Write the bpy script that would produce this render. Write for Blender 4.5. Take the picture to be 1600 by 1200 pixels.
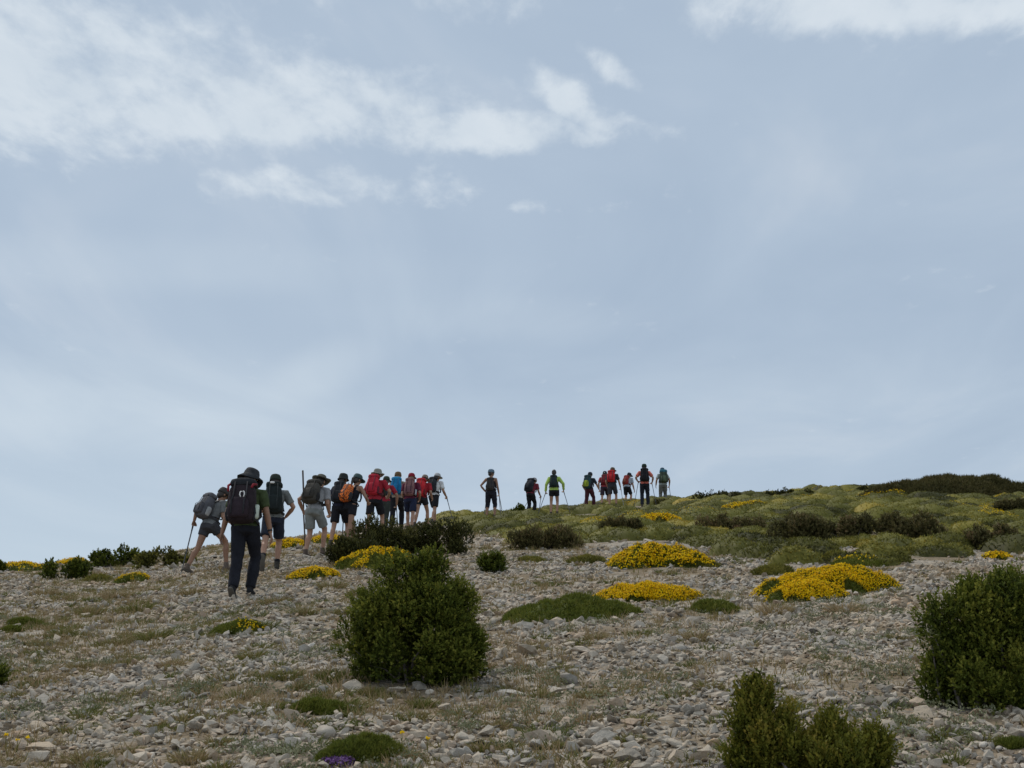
import bpy, bmesh, math, random
import numpy as np
from mathutils import Vector, Matrix

R = math.radians
rng = np.random.default_rng(11)
random.seed(5)
scene = bpy.context.scene
for o in list(bpy.data.objects):
    bpy.data.objects.remove(o)

# ------------------------------------------------------------------ camera
FPX = 2198.0                      # focal length in pixels of the 1600 px wide photograph
PITCH = math.atan((1135 - 600) / FPX)
EYE = 1.65
cam_d = bpy.data.cameras.new('camera')
cam = bpy.data.objects.new('camera', cam_d)
scene.collection.objects.link(cam)
cam_d.sensor_width = 36.0
cam_d.lens = 36.0 * FPX / 1600.0
cam_d.clip_start = 0.1
cam_d.clip_end = 3000.0
cam.location = (0, 0, 0)
cam.rotation_euler = (math.pi / 2 + PITCH, 0, 0)
scene.camera = cam

# ------------------------------------------------------------------ sun + sky
SUN_EL, SUN_AZ = R(56), R(-38)    # azimuth measured from +Y towards +X
sd = Vector((math.sin(SUN_AZ) * math.cos(SUN_EL), math.cos(SUN_AZ) * math.cos(SUN_EL), math.sin(SUN_EL)))
sun_d = bpy.data.lights.new('sun', 'SUN')
sun_d.energy = 1.5
sun_d.angle = R(10)
sun_d.color = (1.0, 0.93, 0.83)
sun = bpy.data.objects.new('sun', sun_d)
scene.collection.objects.link(sun)
sun.rotation_euler = sd.to_track_quat('Z', 'Y').to_euler()

scene.view_settings.view_transform = 'Standard'
scene.view_settings.look = 'None'
scene.view_settings.exposure = 0.4
scene.view_settings.gamma = 1.0
scene.view_settings.use_curve_mapping = False


class NT:
    """small helper to write node trees"""
    def __init__(self, tree):
        self.t = tree
        self.n = tree.nodes
        self.n.clear()

    def new(self, typ, **kw):
        nd = self.n.new(typ)
        for k, v in kw.items():
            setattr(nd, k, v)
        return nd

    def link(self, a, b):
        self.t.links.new(a, b)

    def val(self, sock, v):
        if hasattr(v, 'is_output'):
            self.link(v, sock)
        else:
            sock.default_value = v

    def math(self, op, a, b=0.0, c=0.0, clamp=False):
        nd = self.new('ShaderNodeMath', operation=op)
        nd.use_clamp = clamp
        self.val(nd.inputs[0], a)
        self.val(nd.inputs[1], b)
        self.val(nd.inputs[2], c)
        return nd.outputs[0]

    def noise(self, vec, scale, detail=4.0, rough=0.55, dist=0.0):
        nd = self.new('ShaderNodeTexNoise')
        if vec is not None:
            self.link(vec, nd.inputs['Vector'])
        nd.inputs['Scale'].default_value = scale
        nd.inputs['Detail'].default_value = detail
        nd.inputs['Roughness'].default_value = rough
        nd.inputs['Distortion'].default_value = dist
        return nd.outputs['Fac']

    def ramp(self, fac, stops, interp='LINEAR'):
        nd = self.new('ShaderNodeValToRGB')
        cr = nd.color_ramp
        cr.interpolation = interp
        while len(cr.elements) < len(stops):
            cr.elements.new(0.5)
        for e, (p, c) in zip(cr.elements, stops):
            e.position = p
            e.color = (*c, 1.0) if len(c) == 3 else c
        self.link(fac, nd.inputs[0])
        return nd.outputs[0]

    def smooth(self, v, lo, hi, a=0.0, b=1.0):
        nd = self.new('ShaderNodeMapRange', interpolation_type='SMOOTHSTEP')
        self.val(nd.inputs[0], v)
        nd.inputs[1].default_value = lo
        nd.inputs[2].default_value = hi
        nd.inputs[3].default_value = a
        nd.inputs[4].default_value = b
        return nd.outputs[0]

    def mix(self, fac, a, b, blend='MIX'):
        nd = self.new('ShaderNodeMix', data_type='RGBA', blend_type=blend)
        self.val(nd.inputs[0], fac)
        for s, v in ((nd.inputs[6], a), (nd.inputs[7], b)):
            if isinstance(v, tuple):
                s.default_value = (*v, 1.0)
            else:
                self.link(v, s)
        return nd.outputs[2]


world = bpy.data.worlds.new('World')
scene.world = world
world.use_nodes = True
w = NT(world.node_tree)
wout = w.new('ShaderNodeOutputWorld')
bg = w.new('ShaderNodeBackground')
bg.inputs['Strength'].default_value = 0.077
w.link(bg.outputs[0], wout.inputs[0])
sky = w.new('ShaderNodeTexSky', sky_type='NISHITA')
sky.sun_disc = False
sky.sun_elevation = SUN_EL
sky.sun_rotation = SUN_AZ
sky.altitude = 1200
sky.dust_density = 2.0
tc = w.new('ShaderNodeTexCoord')
sep = w.new('ShaderNodeSeparateXYZ')
w.link(tc.outputs['Generated'], sep.inputs[0])
zc = w.math('MAXIMUM', sep.outputs[2], 0.07)
# the cloud deck: a level sheet seen in perspective (P = where the view ray meets it)
comb = w.new('ShaderNodeCombineXYZ')
w.link(w.math('DIVIDE', sep.outputs[0], zc), comb.inputs[0])
w.link(w.math('DIVIDE', sep.outputs[1], zc), comb.inputs[1])
P = comb.outputs[0]


def blob(cx, cy, rx, ry, rot):
    m = w.new('ShaderNodeMapping', vector_type='TEXTURE')
    w.link(P, m.inputs['Vector'])
    m.inputs['Location'].default_value = (cx, cy, 0)
    m.inputs['Rotation'].default_value = (0, 0, rot)
    m.inputs['Scale'].default_value = (rx, ry, 1)
    ln = w.new('ShaderNodeVectorMath', operation='LENGTH')
    w.link(m.outputs[0], ln.inputs[0])
    return w.smooth(ln.outputs['Value'], 0.2, 1.15, 1.0, 0.0)


bank = None
for b, k in (((-0.86, 2.02, 0.70, 0.50, 0.0), 1.0),      # bright bank, upper left
          ((-0.42, 2.18, 0.56, 0.24, -0.12), 0.98),
          ((-0.06, 2.26, 0.44, 0.14, 0.02), 1.0),
          ((0.10, 2.16, 0.24, 0.060, 1.12), 1.0),
          ((0.143, 2.0, 0.16, 0.036, 1.01), 0.6),
          ((0.58, 1.80, 0.48, 0.17, -0.05), 1.0),
          ((0.10, 2.62, 0.20, 0.07, 0.0), 0.55),
          ((-0.36, 2.52, 0.40, 0.16, 0.0), 0.7),
          ((-0.2, 1.72, 0.4, 0.15, 0.5), 0.4)):
    v = w.math('MULTIPLY', blob(*b), k)
    bank = v if bank is None else w.math('MAXIMUM', bank, v)
ahead = w.smooth(sep.outputs[1], -0.1, 0.35)            # the named banks belong to the sky ahead only
far_bank = w.smooth(w.noise(P, 0.55, 2.0, 0.5), 0.40, 0.62)   # the rest of the sky carries like clouds
inview = blob(0.0, 8.0, 7.0, 7.2, 0)
bank = w.math('MAXIMUM', w.math('MULTIPLY', bank, ahead),
              w.math('MULTIPLY', far_bank, w.math('SUBTRACT', 1.0, w.math('MULTIPLY', w.smooth(inview, 0.0, 0.3), ahead))))
mp = w.new('ShaderNodeMapping')
w.link(P, mp.inputs['Vector'])
mp.inputs['Rotation'].default_value = (0, 0, 0.12)
mp.inputs['Scale'].default_value = (1.0, 0.5, 1.0)
fl = w.noise(mp.outputs[0], 15.0, 7.0, 0.60, 0.15)
fl2 = w.noise(mp.outputs[0], 4.5, 6.0, 0.58, 0.35)
dens = w.math('ADD', w.math('MULTIPLY', bank, 0.98), w.math('ADD', w.math('MULTIPLY', w.math('SUBTRACT', fl, 0.5), 1.45), w.math('MULTIPLY', w.math('SUBTRACT', fl2, 0.5), 1.45)))
cloud = w.smooth(dens, 0.24, 1.05)
# thin high veil
mv = w.new('ShaderNodeMapping')
w.link(P, mv.inputs['Vector'])
mv.inputs['Rotation'].default_value = (0, 0, -0.5)
mv.inputs['Scale'].default_value = (0.55, 0.22, 1.0)
veil_n = w.noise(mv.outputs[0], 2.2, 5.0, 0.55, 0.6)
veil = w.ramp(veil_n, [(0.34, (3.95, 4.9, 6.1)), (0.52, (4.4, 5.35, 6.5)), (0.66, (5.2, 6.0, 6.95))])
low = w.smooth(sep.outputs[2], 0.10, 0.30, 1.0, 0.0)
left = w.smooth(sep.outputs[0], -0.42, 0.30, 1.0, 0.0)
hz = w.math('MULTIPLY', low, w.math('ADD', 0.35, w.math('MULTIPLY', left, 0.5)))
veil = w.mix(hz, veil, (5.3, 6.3, 7.25))
for b, k in (((-1.25, 4.5, 1.05, 0.95, 0.0), 0.75), ((-0.57, 4.0, 0.62, 0.16, 2.0), 0.55), ((-0.05, 3.4, 0.5, 0.28, 0.2), 0.35), ((-0.75, 3.0, 0.9, 0.25, 0.1), 0.25), ((0.9, 4.2, 1.0, 0.6, 0.0), 0.18)):
    streak = w.math('MULTIPLY', w.math('MULTIPLY', blob(*b), k), w.smooth(veil_n, 0.30, 0.62, 0.45, 1.0))
    veil = w.mix(w.math('MULTIPLY', streak, ahead), veil, (6.1, 6.95, 7.7))
base = w.mix(0.92, sky.outputs[0], veil)
cl_col = w.ramp(fl2, [(0.35, (6.0, 6.8, 7.6)), (0.65, (7.1, 7.75, 8.35))])
final = w.mix(w.math('MULTIPLY', cloud, 0.88), base, cl_col)
w.link(final, bg.inputs['Color'])


# ------------------------------------------------------------------ generic helpers
def H32(ix, iy, seed):
    h = (ix.astype(np.int64) * 374761393 + iy.astype(np.int64) * 668265263 + seed * 974634173) & 0x7fffffff
    h = (h ^ (h >> 13)) * 1274126177 & 0x7fffffff
    return ((h ^ (h >> 16)) & 0xffff) / 65535.0


def vnoise(x, y, seed=0):
    x = np.asarray(x, float)
    y = np.asarray(y, float)
    ix = np.floor(x)
    iy = np.floor(y)
    fx = x - ix
    fy = y - iy
    fx = fx * fx * (3 - 2 * fx)
    fy = fy * fy * (3 - 2 * fy)
    a = H32(ix, iy, seed)
    b = H32(ix + 1, iy, seed)
    c = H32(ix, iy + 1, seed)
    d = H32(ix + 1, iy + 1, seed)
    return (a * (1 - fx) + b * fx) * (1 - fy) + (c * (1 - fx) + d * fx) * fy


def fbm(x, y, seed=0, octv=3):
    s = 0
    a = 0.5
    for k in range(octv):
        s = s + a * vnoise(x * 2 ** k + 17.3 * k, y * 2 ** k - 9.1 * k, seed + k)
        a *= 0.5
    return s / (1 - 0.5 ** octv)


def mesh_np(name, V, faces, rnd=None, smooth=False):
    """V (n,3); faces: list of (m,k) index arrays; rnd: list of per-face values"""
    me = bpy.data.meshes.new(name)
    V = np.ascontiguousarray(V, dtype=np.float32)
    me.vertices.add(len(V))
    me.vertices.foreach_set('co', V.ravel())
    nl = sum(f.size for f in faces)
    nf = sum(len(f) for f in faces)
    me.loops.add(nl)
    me.polygons.add(nf)
    me.loops.foreach_set('vertex_index', np.concatenate([f.ravel() for f in faces]).astype(np.int32))
    tot = np.concatenate([np.full(len(f), f.shape[1]) for f in faces])
    st = np.concatenate([[0], np.cumsum(tot)[:-1]])
    me.polygons.foreach_set('loop_start', st.astype(np.int32))
    me.polygons.foreach_set('loop_total', tot.astype(np.int32))
    me.polygons.foreach_set('use_smooth', np.full(nf, smooth) if isinstance(smooth, bool) else smooth)
    if rnd is not None:
        at_ = me.attributes.new('rnd', 'FLOAT', 'FACE')
        at_.data.foreach_set('value', np.concatenate(rnd).astype(np.float32))
    me.update(calc_edges=True)
    me.validate()
    return me


def link(name, data, mat=None, parent=None, loc=None):
    o = bpy.data.objects.new(name, data)
    scene.collection.objects.link(o)
    if mat is not None and data is not None and len(data.materials) == 0:
        data.materials.append(mat)
    if parent is not None:
        o.parent = parent
    if loc is not None:
        o.location = loc
    return o


def thing(name, label, cat, loc, rz=0.0, group=None):
    o = bpy.data.objects.new(name, None)
    scene.collection.objects.link(o)
    o.empty_display_size = 0.1
    o.location = loc
    o.rotation_euler = (0, 0, rz)
    o['label'] = label
    o['category'] = cat
    if group:
        o['group'] = group
    return o


# ------------------------------------------------------------------ the hill (heights from the skyline and the feet)
def ray(px, py):
    X = (px - 800) / FPX
    Y = (600 - py) / FPX
    y = math.cos(PITCH) - Y * math.sin(PITCH)
    z = math.sin(PITCH) + Y * math.cos(PITCH)
    return X / y, z / y


def project(x, y, z):
    dep = y * math.cos(PITCH) + z * math.sin(PITCH)
    up = -y * math.sin(PITCH) + z * math.cos(PITCH)
    return 800 + FPX * x / dep, 600 - FPX * up / dep, dep


SKYLINE = [(-250, 902, 32), (0, 887, 35), (100, 884, 36), (200, 877, 37), (260, 867, 38), (300, 859, 39), (350, 852, 40),
           (450, 841, 42), (520, 833, 44), (600, 823, 47), (700, 815, 51), (760, 809, 54), (860, 803, 59), (920, 796, 62),
           (960, 791, 64), (1040, 787, 67), (1100, 784, 69), (1200, 777, 71), (1300, 771, 72), (1400, 767, 73),
           (1600, 766, 75), (1850, 770, 75)]
_U, _A, _C, _Q = [], [], [], []
for x_, s_, c_ in SKYLINE:
    u_, t_ = ray(x_, s_)
    q_ = EYE / (10.0 * (2 * c_ - 10))
    _U.append(u_)
    _C.append(c_)
    _Q.append(q_)
    _A.append(t_ + EYE / c_ + q_ * 100 / c_)


def ground(x, y):
    x = np.asarray(x, float)
    y = np.asarray(y, float)
    u = x / np.maximum(y, 7.0)
    a = np.interp(u, _U, _A)
    c = np.interp(u, _U, _C)
    q = np.interp(u, _U, _Q)
    z = a * y - EYE - q * np.maximum(0, y - c + 10) ** 2
    z = z + 0.11 * (fbm(x / 2.3, y / 2.3, 3) - 0.5) + 0.05 * (fbm(x / 0.6, y / 0.6, 9, 2) - 0.5)
    return z


def at(px, py, dmin=4.0, dmax=90.0):
    """where the ray through a photo pixel meets the hill; past the skyline: the crest"""
    u, t = ray(px, py)
    ys = np.arange(dmin, dmax, 0.04)
    g = ground(u * ys, ys) - t * ys
    idx = np.nonzero(g >= 0)[0]
    k = idx[0] if len(idx) else int(np.argmax(g / ys))
    y = float(ys[k])
    return Vector((u * y, y, float(ground(u * y, y))))


def mpp(p):
    """metres per photo pixel at a point"""
    return project(*p)[2] / FPX


# ------------------------------------------------------------------ materials
def new_mat(name):
    m = bpy.data.materials.new(name)
    m.use_nodes = True
    t = NT(m.node_tree)
    out = t.new('ShaderNodeOutputMaterial')
    bs = t.new('ShaderNodeBsdfPrincipled')
    t.link(bs.outputs[0], out.inputs[0])
    return m, t, bs


STONE_STOPS = [(0.0, (0.12, 0.106, 0.09)), (0.10, (0.25, 0.224, 0.188)), (0.30, (0.385, 0.345, 0.288)), (0.52, (0.44, 0.38, 0.302)),
               (0.70, (0.47, 0.385, 0.29)), (0.84, (0.40, 0.30, 0.215)), (0.93, (0.56, 0.51, 0.435)), (1.0, (0.38, 0.25, 0.13))]


def stone_material(name, single):
    m, t, bs = new_mat(name)
    if single:
        oi = t.new('ShaderNodeObjectInfo')
        r = oi.outputs['Random']
    else:
        a = t.new('ShaderNodeAttribute', attribute_name='rnd')
        r = a.outputs['Fac']
    geo = t.new('ShaderNodeNewGeometry')
    pos = geo.outputs['Position']
    col = t.ramp(r, STONE_STOPS)
    region = t.noise(pos, 0.55, 3.0, 0.5)          # slopes of cooler and warmer rubble
    col = t.mix(t.smooth(region, 0.42, 0.62), col, (0.98, 1.0, 1.04), 'MULTIPLY')
    col = t.mix(t.smooth(region, 0.5, 0.32, 0.0, 0.8), col, (1.0, 0.92, 0.82), 'MULTIPLY')
    blot = t.noise(pos, 14.0, 5.0, 0.65)
    col = t.mix(t.smooth(blot, 0.52, 0.70, 0.0, 0.55), col, (0.24, 0.228, 0.19))
    lich = t.noise(pos, 33.0, 3.0, 0.6)
    col = t.mix(t.smooth(lich, 0.60, 0.72, 0.0, 0.5), col, (0.50, 0.485, 0.40))
    t.link(col, bs.inputs['Base Color'])
    bs.inputs['Roughness'].default_value = 0.92
    bs.inputs['Specular IOR Level'].default_value = 0.08
    bmp = t.new('ShaderNodeBump')
    bmp.inputs['Strength'].default_value = 0.9
    bmp.inputs['Distance'].default_value = 0.012
    hgt = t.math('ADD', t.noise(pos, 40.0, 6.0, 0.65), t.math('MULTIPLY', t.noise(pos, 13.0, 3.0, 0.6), 1.3))
    t.link(hgt, bmp.inputs['Height'])
    t.link(bmp.outputs[0], bs.inputs['Normal'])
    return m


M_STONE = stone_material('limestone_rubble', False)
M_STONE1 = stone_material('limestone_block', True)


def ground_material():
    m, t, bs = new_mat('stony_soil')
    geo = t.new('ShaderNodeNewGeometry')
    pos = geo.outputs['Position']
    vo = t.new('ShaderNodeTexVoronoi', feature='F1')
    t.link(pos, vo.inputs['Vector'])
    vo.inputs['Scale'].default_value = 22.0
    sepc = t.new('ShaderNodeSeparateColor')
    t.link(vo.outputs['Color'], sepc.inputs[0])
    grav = t.ramp(sepc.outputs[0], [(0.0, (0.20, 0.18, 0.15)), (0.4, (0.34, 0.305, 0.25)), (0.8, (0.42, 0.355, 0.275)), (1.0, (0.36, 0.27, 0.19))])
    soil = t.ramp(t.noise(pos, 6.0, 6.0, 0.6), [(0.3, (0.15, 0.115, 0.075)), (0.7, (0.29, 0.225, 0.15))])
    msk = t.smooth(t.noise(pos, 1.1, 5.0, 0.6), 0.42, 0.58)
    col = t.mix(msk, soil, grav)
    t.link(col, bs.inputs['Base Color'])
    bs.inputs['Roughness'].default_value = 0.95
    bs.inputs['Specular IOR Level'].default_value = 0.15
    bmp = t.new('ShaderNodeBump')
    bmp.inputs['Strength'].default_value = 0.9
    bmp.inputs['Distance'].default_value = 0.03
    hgt = t.math('SUBTRACT', t.noise(pos, 25.0, 5.0, 0.6), vo.outputs['Distance'])
    t.link(hgt, bmp.inputs['Height'])
    t.link(bmp.outputs[0], bs.inputs['Normal'])
    return m


M_GROUND = ground_material()


def leaf_material(name, stops, rough=0.65, trans=0.22, spec=0.10):
    m, t, bs = new_mat(name)
    a = t.new('ShaderNodeAttribute', attribute_name='rnd')
    col = t.ramp(a.outputs['Fac'], stops)
    t.link(col, bs.inputs['Base Color'])
    bs.inputs['Roughness'].default_value = rough
    bs.inputs['Specular IOR Level'].default_value = spec
    if trans:
        tr = t.new('ShaderNodeBsdfTranslucent')
        t.link(col, tr.inputs['Color'])
        mx = t.new('ShaderNodeMixShader')
        mx.inputs[0].default_value = trans
        t.link(bs.outputs[0], mx.inputs[1])
        t.link(tr.outputs[0], mx.inputs[2])
        outn = [n for n in t.n if n.type == 'OUTPUT_MATERIAL'][0]
        t.link(mx.outputs[0], outn.inputs[0])
    return m


M_BOX = leaf_material('boxwood_leaf', [(0, (0.024, 0.034, 0.006)), (0.45, (0.068, 0.088, 0.012)), (0.8, (0.15, 0.165, 0.025)), (1.0, (0.24, 0.235, 0.04))])
M_BOXY = leaf_material('young_boxwood_leaf', [(0, (0.030, 0.040, 0.006)), (0.4, (0.085, 0.095, 0.012)), (0.75, (0.16, 0.155, 0.022)), (1.0, (0.23, 0.18, 0.032))])
M_JUN = leaf_material('juniper_leaf', [(0, (0.024, 0.028, 0.010)), (0.6, (0.065, 0.068, 0.020)), (1.0, (0.13, 0.12, 0.035))])
M_HEATH = leaf_material('heath_leaf', [(0, (0.045, 0.042, 0.018)), (0.5, (0.105, 0.095, 0.034)), (0.8, (0.155, 0.125, 0.05)), (1.0, (0.20, 0.135, 0.07))])
M_CUSH = leaf_material('cushion_leaf', [(0, (0.06, 0.075, 0.012)), (0.5, (0.135, 0.155, 0.026)), (0.85, (0.21, 0.20, 0.040)), (1.0, (0.28, 0.23, 0.06))], 0.6)
M_SCRUB = leaf_material('scrub_leaf', [(0, (0.055, 0.054, 0.016)), (0.4, (0.155, 0.15, 0.034)), (0.8, (0.28, 0.24, 0.05)), (1.0, (0.38, 0.28, 0.05))], 0.6)
M_YEL = leaf_material('broom_flower', [(0, (0.40, 0.20, 0.006)), (0.15, (0.66, 0.38, 0.004)), (0.5, (0.84, 0.55, 0.005)), (1.0, (0.90, 0.66, 0.015))], 0.6, 0.3, 0.1)
M_PURPLE = leaf_material('thyme_flower', [(0, (0.12, 0.05, 0.16)), (1.0, (0.30, 0.16, 0.40))], 0.6)
M_GRASS = leaf_material('dry_grass_blade', [(0, (0.09, 0.11, 0.022)), (0.35, (0.16, 0.155, 0.042)), (0.65, (0.27, 0.20, 0.10)), (1.0, (0.38, 0.28, 0.165))], 0.6)
M_HERB = leaf_material('silver_herb', [(0, (0.10, 0.11, 0.05)), (0.6, (0.20, 0.21, 0.12)), (1.0, (0.31, 0.31, 0.20))], 0.7)


def bark():
    m, t, bs = new_mat('bark')
    geo = t.new('ShaderNodeNewGeometry')
    c = t.ramp(t.noise(geo.outputs['Position'], 40.0, 4.0), [(0.3, (0.06, 0.05, 0.04)), (0.7, (0.18, 0.155, 0.13))])
    t.link(c, bs.inputs['Base Color'])
    bs.inputs['Roughness'].default_value = 0.9
    return m


M_BARK = bark()
_cloth = {}


def cloth(col, rough=0.85, sheen=0.0, scale=60.0, var=0.22):
    key = (col, rough, scale, var)
    if key in _cloth:
        return _cloth[key]
    m, t, bs = new_mat('cloth')
    tcn = t.new('ShaderNodeTexCoord')
    n1 = t.noise(tcn.outputs['Object'], 7.0, 4.0, 0.6)
    c = t.mix(t.smooth(n1, 0.3, 0.7, 0.0, 1.0), tuple(v * (1 - var) for v in col), tuple(min(1, v * (1 + var)) for v in col))
    t.link(c, bs.inputs['Base Color'])
    bs.inputs['Roughness'].default_value = rough
    bs.inputs['Specular IOR Level'].default_value = 0.2
    bmp = t.new('ShaderNodeBump')
    bmp.inputs['Strength'].default_value = 0.5
    bmp.inputs['Distance'].default_value = 0.02
    t.link(t.math('ADD', t.noise(tcn.outputs['Object'], 13.0, 5.0, 0.6, 1.0), t.math('MULTIPLY', t.noise(tcn.outputs['Object'], scale * 4, 2.0), 0.1)), bmp.inputs['Height'])
    t.link(bmp.outputs[0], bs.inputs['Normal'])
    _cloth[key] = m
    return m


def stripes(ca, cb):
    m, t, bs = new_mat('patterned_cloth')
    tcn = t.new('ShaderNodeTexCoord')
    mpn = t.new('ShaderNodeMapping')
    t.link(tcn.outputs['Object'], mpn.inputs[0])
    mpn.inputs['Scale'].default_value = (14, 14, 9)
    n = t.noise(mpn.outputs[0], 1.6, 2.0, 0.5, 1.2)
    c = t.mix(t.smooth(n, 0.50, 0.56), ca, cb)
    t.link(c, bs.inputs['Base Color'])
    bs.inputs['Roughness'].default_value = 0.8
    return m


def plain(name, col, rough=0.5, metal=0.0, spec=0.4):
    m, t, bs = new_mat(name)
    tcn = t.new('ShaderNodeTexCoord')
    n1 = t.noise(tcn.outputs['Object'], 18.0, 3.0, 0.6)
    c = t.mix(n1, tuple(v * 0.85 for v in col), tuple(min(1, v * 1.15) for v in col))
    t.link(c, bs.inputs['Base Color'])
    bs.inputs['Roughness'].default_value = rough
    bs.inputs['Metallic'].default_value = metal
    bs.inputs['Specular IOR Level'].default_value = spec
    return m


M_SKIN = plain('skin', (0.35, 0.195, 0.128), 0.55)
M_SKIN2 = plain('tanned_skin', (0.27, 0.145, 0.09), 0.55)
M_EYE = plain('eye', (0.05, 0.04, 0.035), 0.2)
M_HAIRD = plain('dark_hair', (0.03, 0.022, 0.017), 0.5)
M_HAIRB = plain('brown_hair', (0.16, 0.095, 0.045), 0.5)
M_POLE = plain('pole_metal', (0.09, 0.09, 0.095), 0.4, 0.6)
M_POLEL = plain('pale_pole_metal', (0.30, 0.30, 0.31), 0.4, 0.7)
M_GRIP = plain('pole_grip', (0.03, 0.03, 0.03), 0.7)
M_WOOD = plain('staff_wood', (0.085, 0.065, 0.05), 0.7)
M_WHITE = plain('white_trim', (0.72, 0.72, 0.70), 0.5)
M_BLACK = plain('black_trim', (0.018, 0.018, 0.02), 0.6)
M_SOLE = plain('shoe_sole', (0.10, 0.09, 0.075), 0.8)

# ------------------------------------------------------------------ ground sheet
ys_ = np.concatenate([np.arange(-30, 4, 1.0), np.arange(4, 16, 0.16), np.arange(16, 40, 0.3), np.arange(40, 90, 0.5), np.arange(90, 330, 8.0)])
xs_ = np.concatenate([np.arange(-160, -26, 6.0), np.arange(-26, -8, 0.5), np.arange(-8, 8, 0.2), np.arange(8, 30, 0.45), np.arange(30, 165, 6.0)])
gx, gy = np.meshgrid(xs_, ys_)
gz = ground(gx, gy)
nx, ny = len(xs_), len(ys_)
ii = np.arange(ny * nx).reshape(ny, nx)
quads = np.stack([ii[:-1, :-1], ii[:-1, 1:], ii[1:, 1:], ii[1:, :-1]], -1).reshape(-1, 4)
hill = link('hillside', mesh_np('hillside', np.stack([gx.ravel(), gy.ravel(), gz.ravel()], 1), [quads], smooth=True), M_GROUND)
hill['kind'] = 'structure'

# low scrub carpet of the upper slope: its lower edge in the photograph
EDGE = [(-400, 0), (690, 0), (691, 826), (760, 832), (800, 846), (850, 858), (930, 850), (1000, 842), (1080, 850), (1140, 868), (1200, 878),
        (1300, 884), (1400, 884), (1500, 876), (1600, 866), (1900, 860)]
_ex = [e[0] for e in EDGE]
_ey = [e[1] for e in EDGE]


def scrub_mask(x, y, z):
    dep = y * math.cos(PITCH) + z * math.sin(PITCH)
    px = 800 + FPX * x / dep
    py = 600 - FPX * (-y * math.sin(PITCH) + z * math.cos(PITCH)) / dep
    e = np.interp(px, _ex, _ey) + 14 * (fbm(x / 1.5, y / 3.0, 44) - 0.5)
    return (py < e) & (px > 690)


# plants' footprints, so that stones do not grow out of them: filled while plants are laid out
FOOT = []      # x, y, rx, ry


def free(x, y, grow=1.0):
    ok = np.ones(len(x), bool)
    for (cx, cy, rx, ry) in FOOT:
        ok &= (((x - cx) / (rx * grow)) ** 2 + ((y - cy) / (ry * grow)) ** 2) > 1.0
    return ok


# ------------------------------------------------------------------ foliage builders
def unit(v):
    return v / np.maximum(np.linalg.norm(v, axis=-1, keepdims=True), 1e-9)


def leaf_quads(pos, d, L, W, curl=0.15, nrm=None, loose=0.6):
    """diamond leaves: pos (n,3), direction d, length L, half-width W"""
    n = len(pos)
    d = unit(d)
    s = unit(np.cross(d, rng.normal(size=(n, 3)) if nrm is None else nrm + rng.normal(size=(n, 3)) * loose))
    nn = np.cross(s, d)
    L = np.broadcast_to(np.asarray(L, float), (n,))[:, None]
    W = np.broadcast_to(np.asarray(W, float), (n,))[:, None]
    v0 = pos
    v1 = pos + d * L * 0.5 + s * W + nn * L * curl * 0.6
    v2 = pos + d * L - nn * L * curl * 0.3
    v3 = pos + d * L * 0.5 - s * W + nn * L * curl * 0.6
    V = np.stack([v0, v1, v2, v3], 1).reshape(-1, 3)
    F = np.arange(4 * n).reshape(n, 4)
    return V, F


def blade_tris(pos, d, L, W):
    n = len(pos)
    d = unit(d)
    s = unit(np.cross(d, rng.normal(size=(n, 3))))
    L = np.broadcast_to(np.asarray(L, float), (n,))[:, None]
    W = np.broadcast_to(np.asarray(W, float), (n,))[:, None]
    V = np.stack([pos - s * W, pos + s * W, pos + d * L], 1).reshape(-1, 3)
    return V, np.arange(3 * n).reshape(n, 3)


def leaf_tris(pos, d, L, W, nrm, loose):
    n = len(pos)
    d = unit(d)
    s = unit(np.cross(d, nrm + rng.normal(size=(n, 3)) * loose))
    L = np.broadcast_to(np.asarray(L, float), (n,))[:, None]
    W = np.broadcast_to(np.asarray(W, float), (n,))[:, None]
    V = np.stack([pos + s * W, pos - s * W + d * L * 0.15, pos + d * L], 1).reshape(-1, 3)
    return V, np.arange(3 * n).reshape(n, 3)


def sphere_dirs(n):
    return unit(rng.normal(size=(n, 3)))


def stems_mesh(lobes, n, r):
    V, F = [], []
    k = 5
    for i in range(n):
        lb = lobes[rng.integers(len(lobes))]
        c = np.array(lb[:3])
        rr = np.array(lb[3:6])
        tip = c + rr * sphere_dirs(1)[0] * 0.8
        tip[2] = max(tip[2], 0.08)
        b0 = np.array([c[0] * 0.25 + rng.normal() * 0.04, c[1] * 0.25 + rng.normal() * 0.04, -0.06])
        mid = (b0 + tip) / 2 + rng.normal(size=3) * 0.06
        pts = [b0, mid, tip]
        rad = [r, r * 0.6, r * 0.2]
        o = len(V) * 1
        base_i = sum(len(v) for v in V)
        for p_, r_ in zip(pts, rad):
            ang = np.arange(k) * 2 * math.pi / k
            V.append(np.stack([p_[0] + r_ * np.cos(ang), p_[1] + r_ * np.sin(ang), np.full(k, p_[2])], 1))
        for a in range(2):
            for j in range(k):
                F.append([base_i + a * k + j, base_i + a * k + (j + 1) % k, base_i + (a + 1) * k + (j + 1) % k, base_i + (a + 1) * k + j])
    return mesh_np('stems', np.concatenate(V), [np.array(F)])


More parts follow.
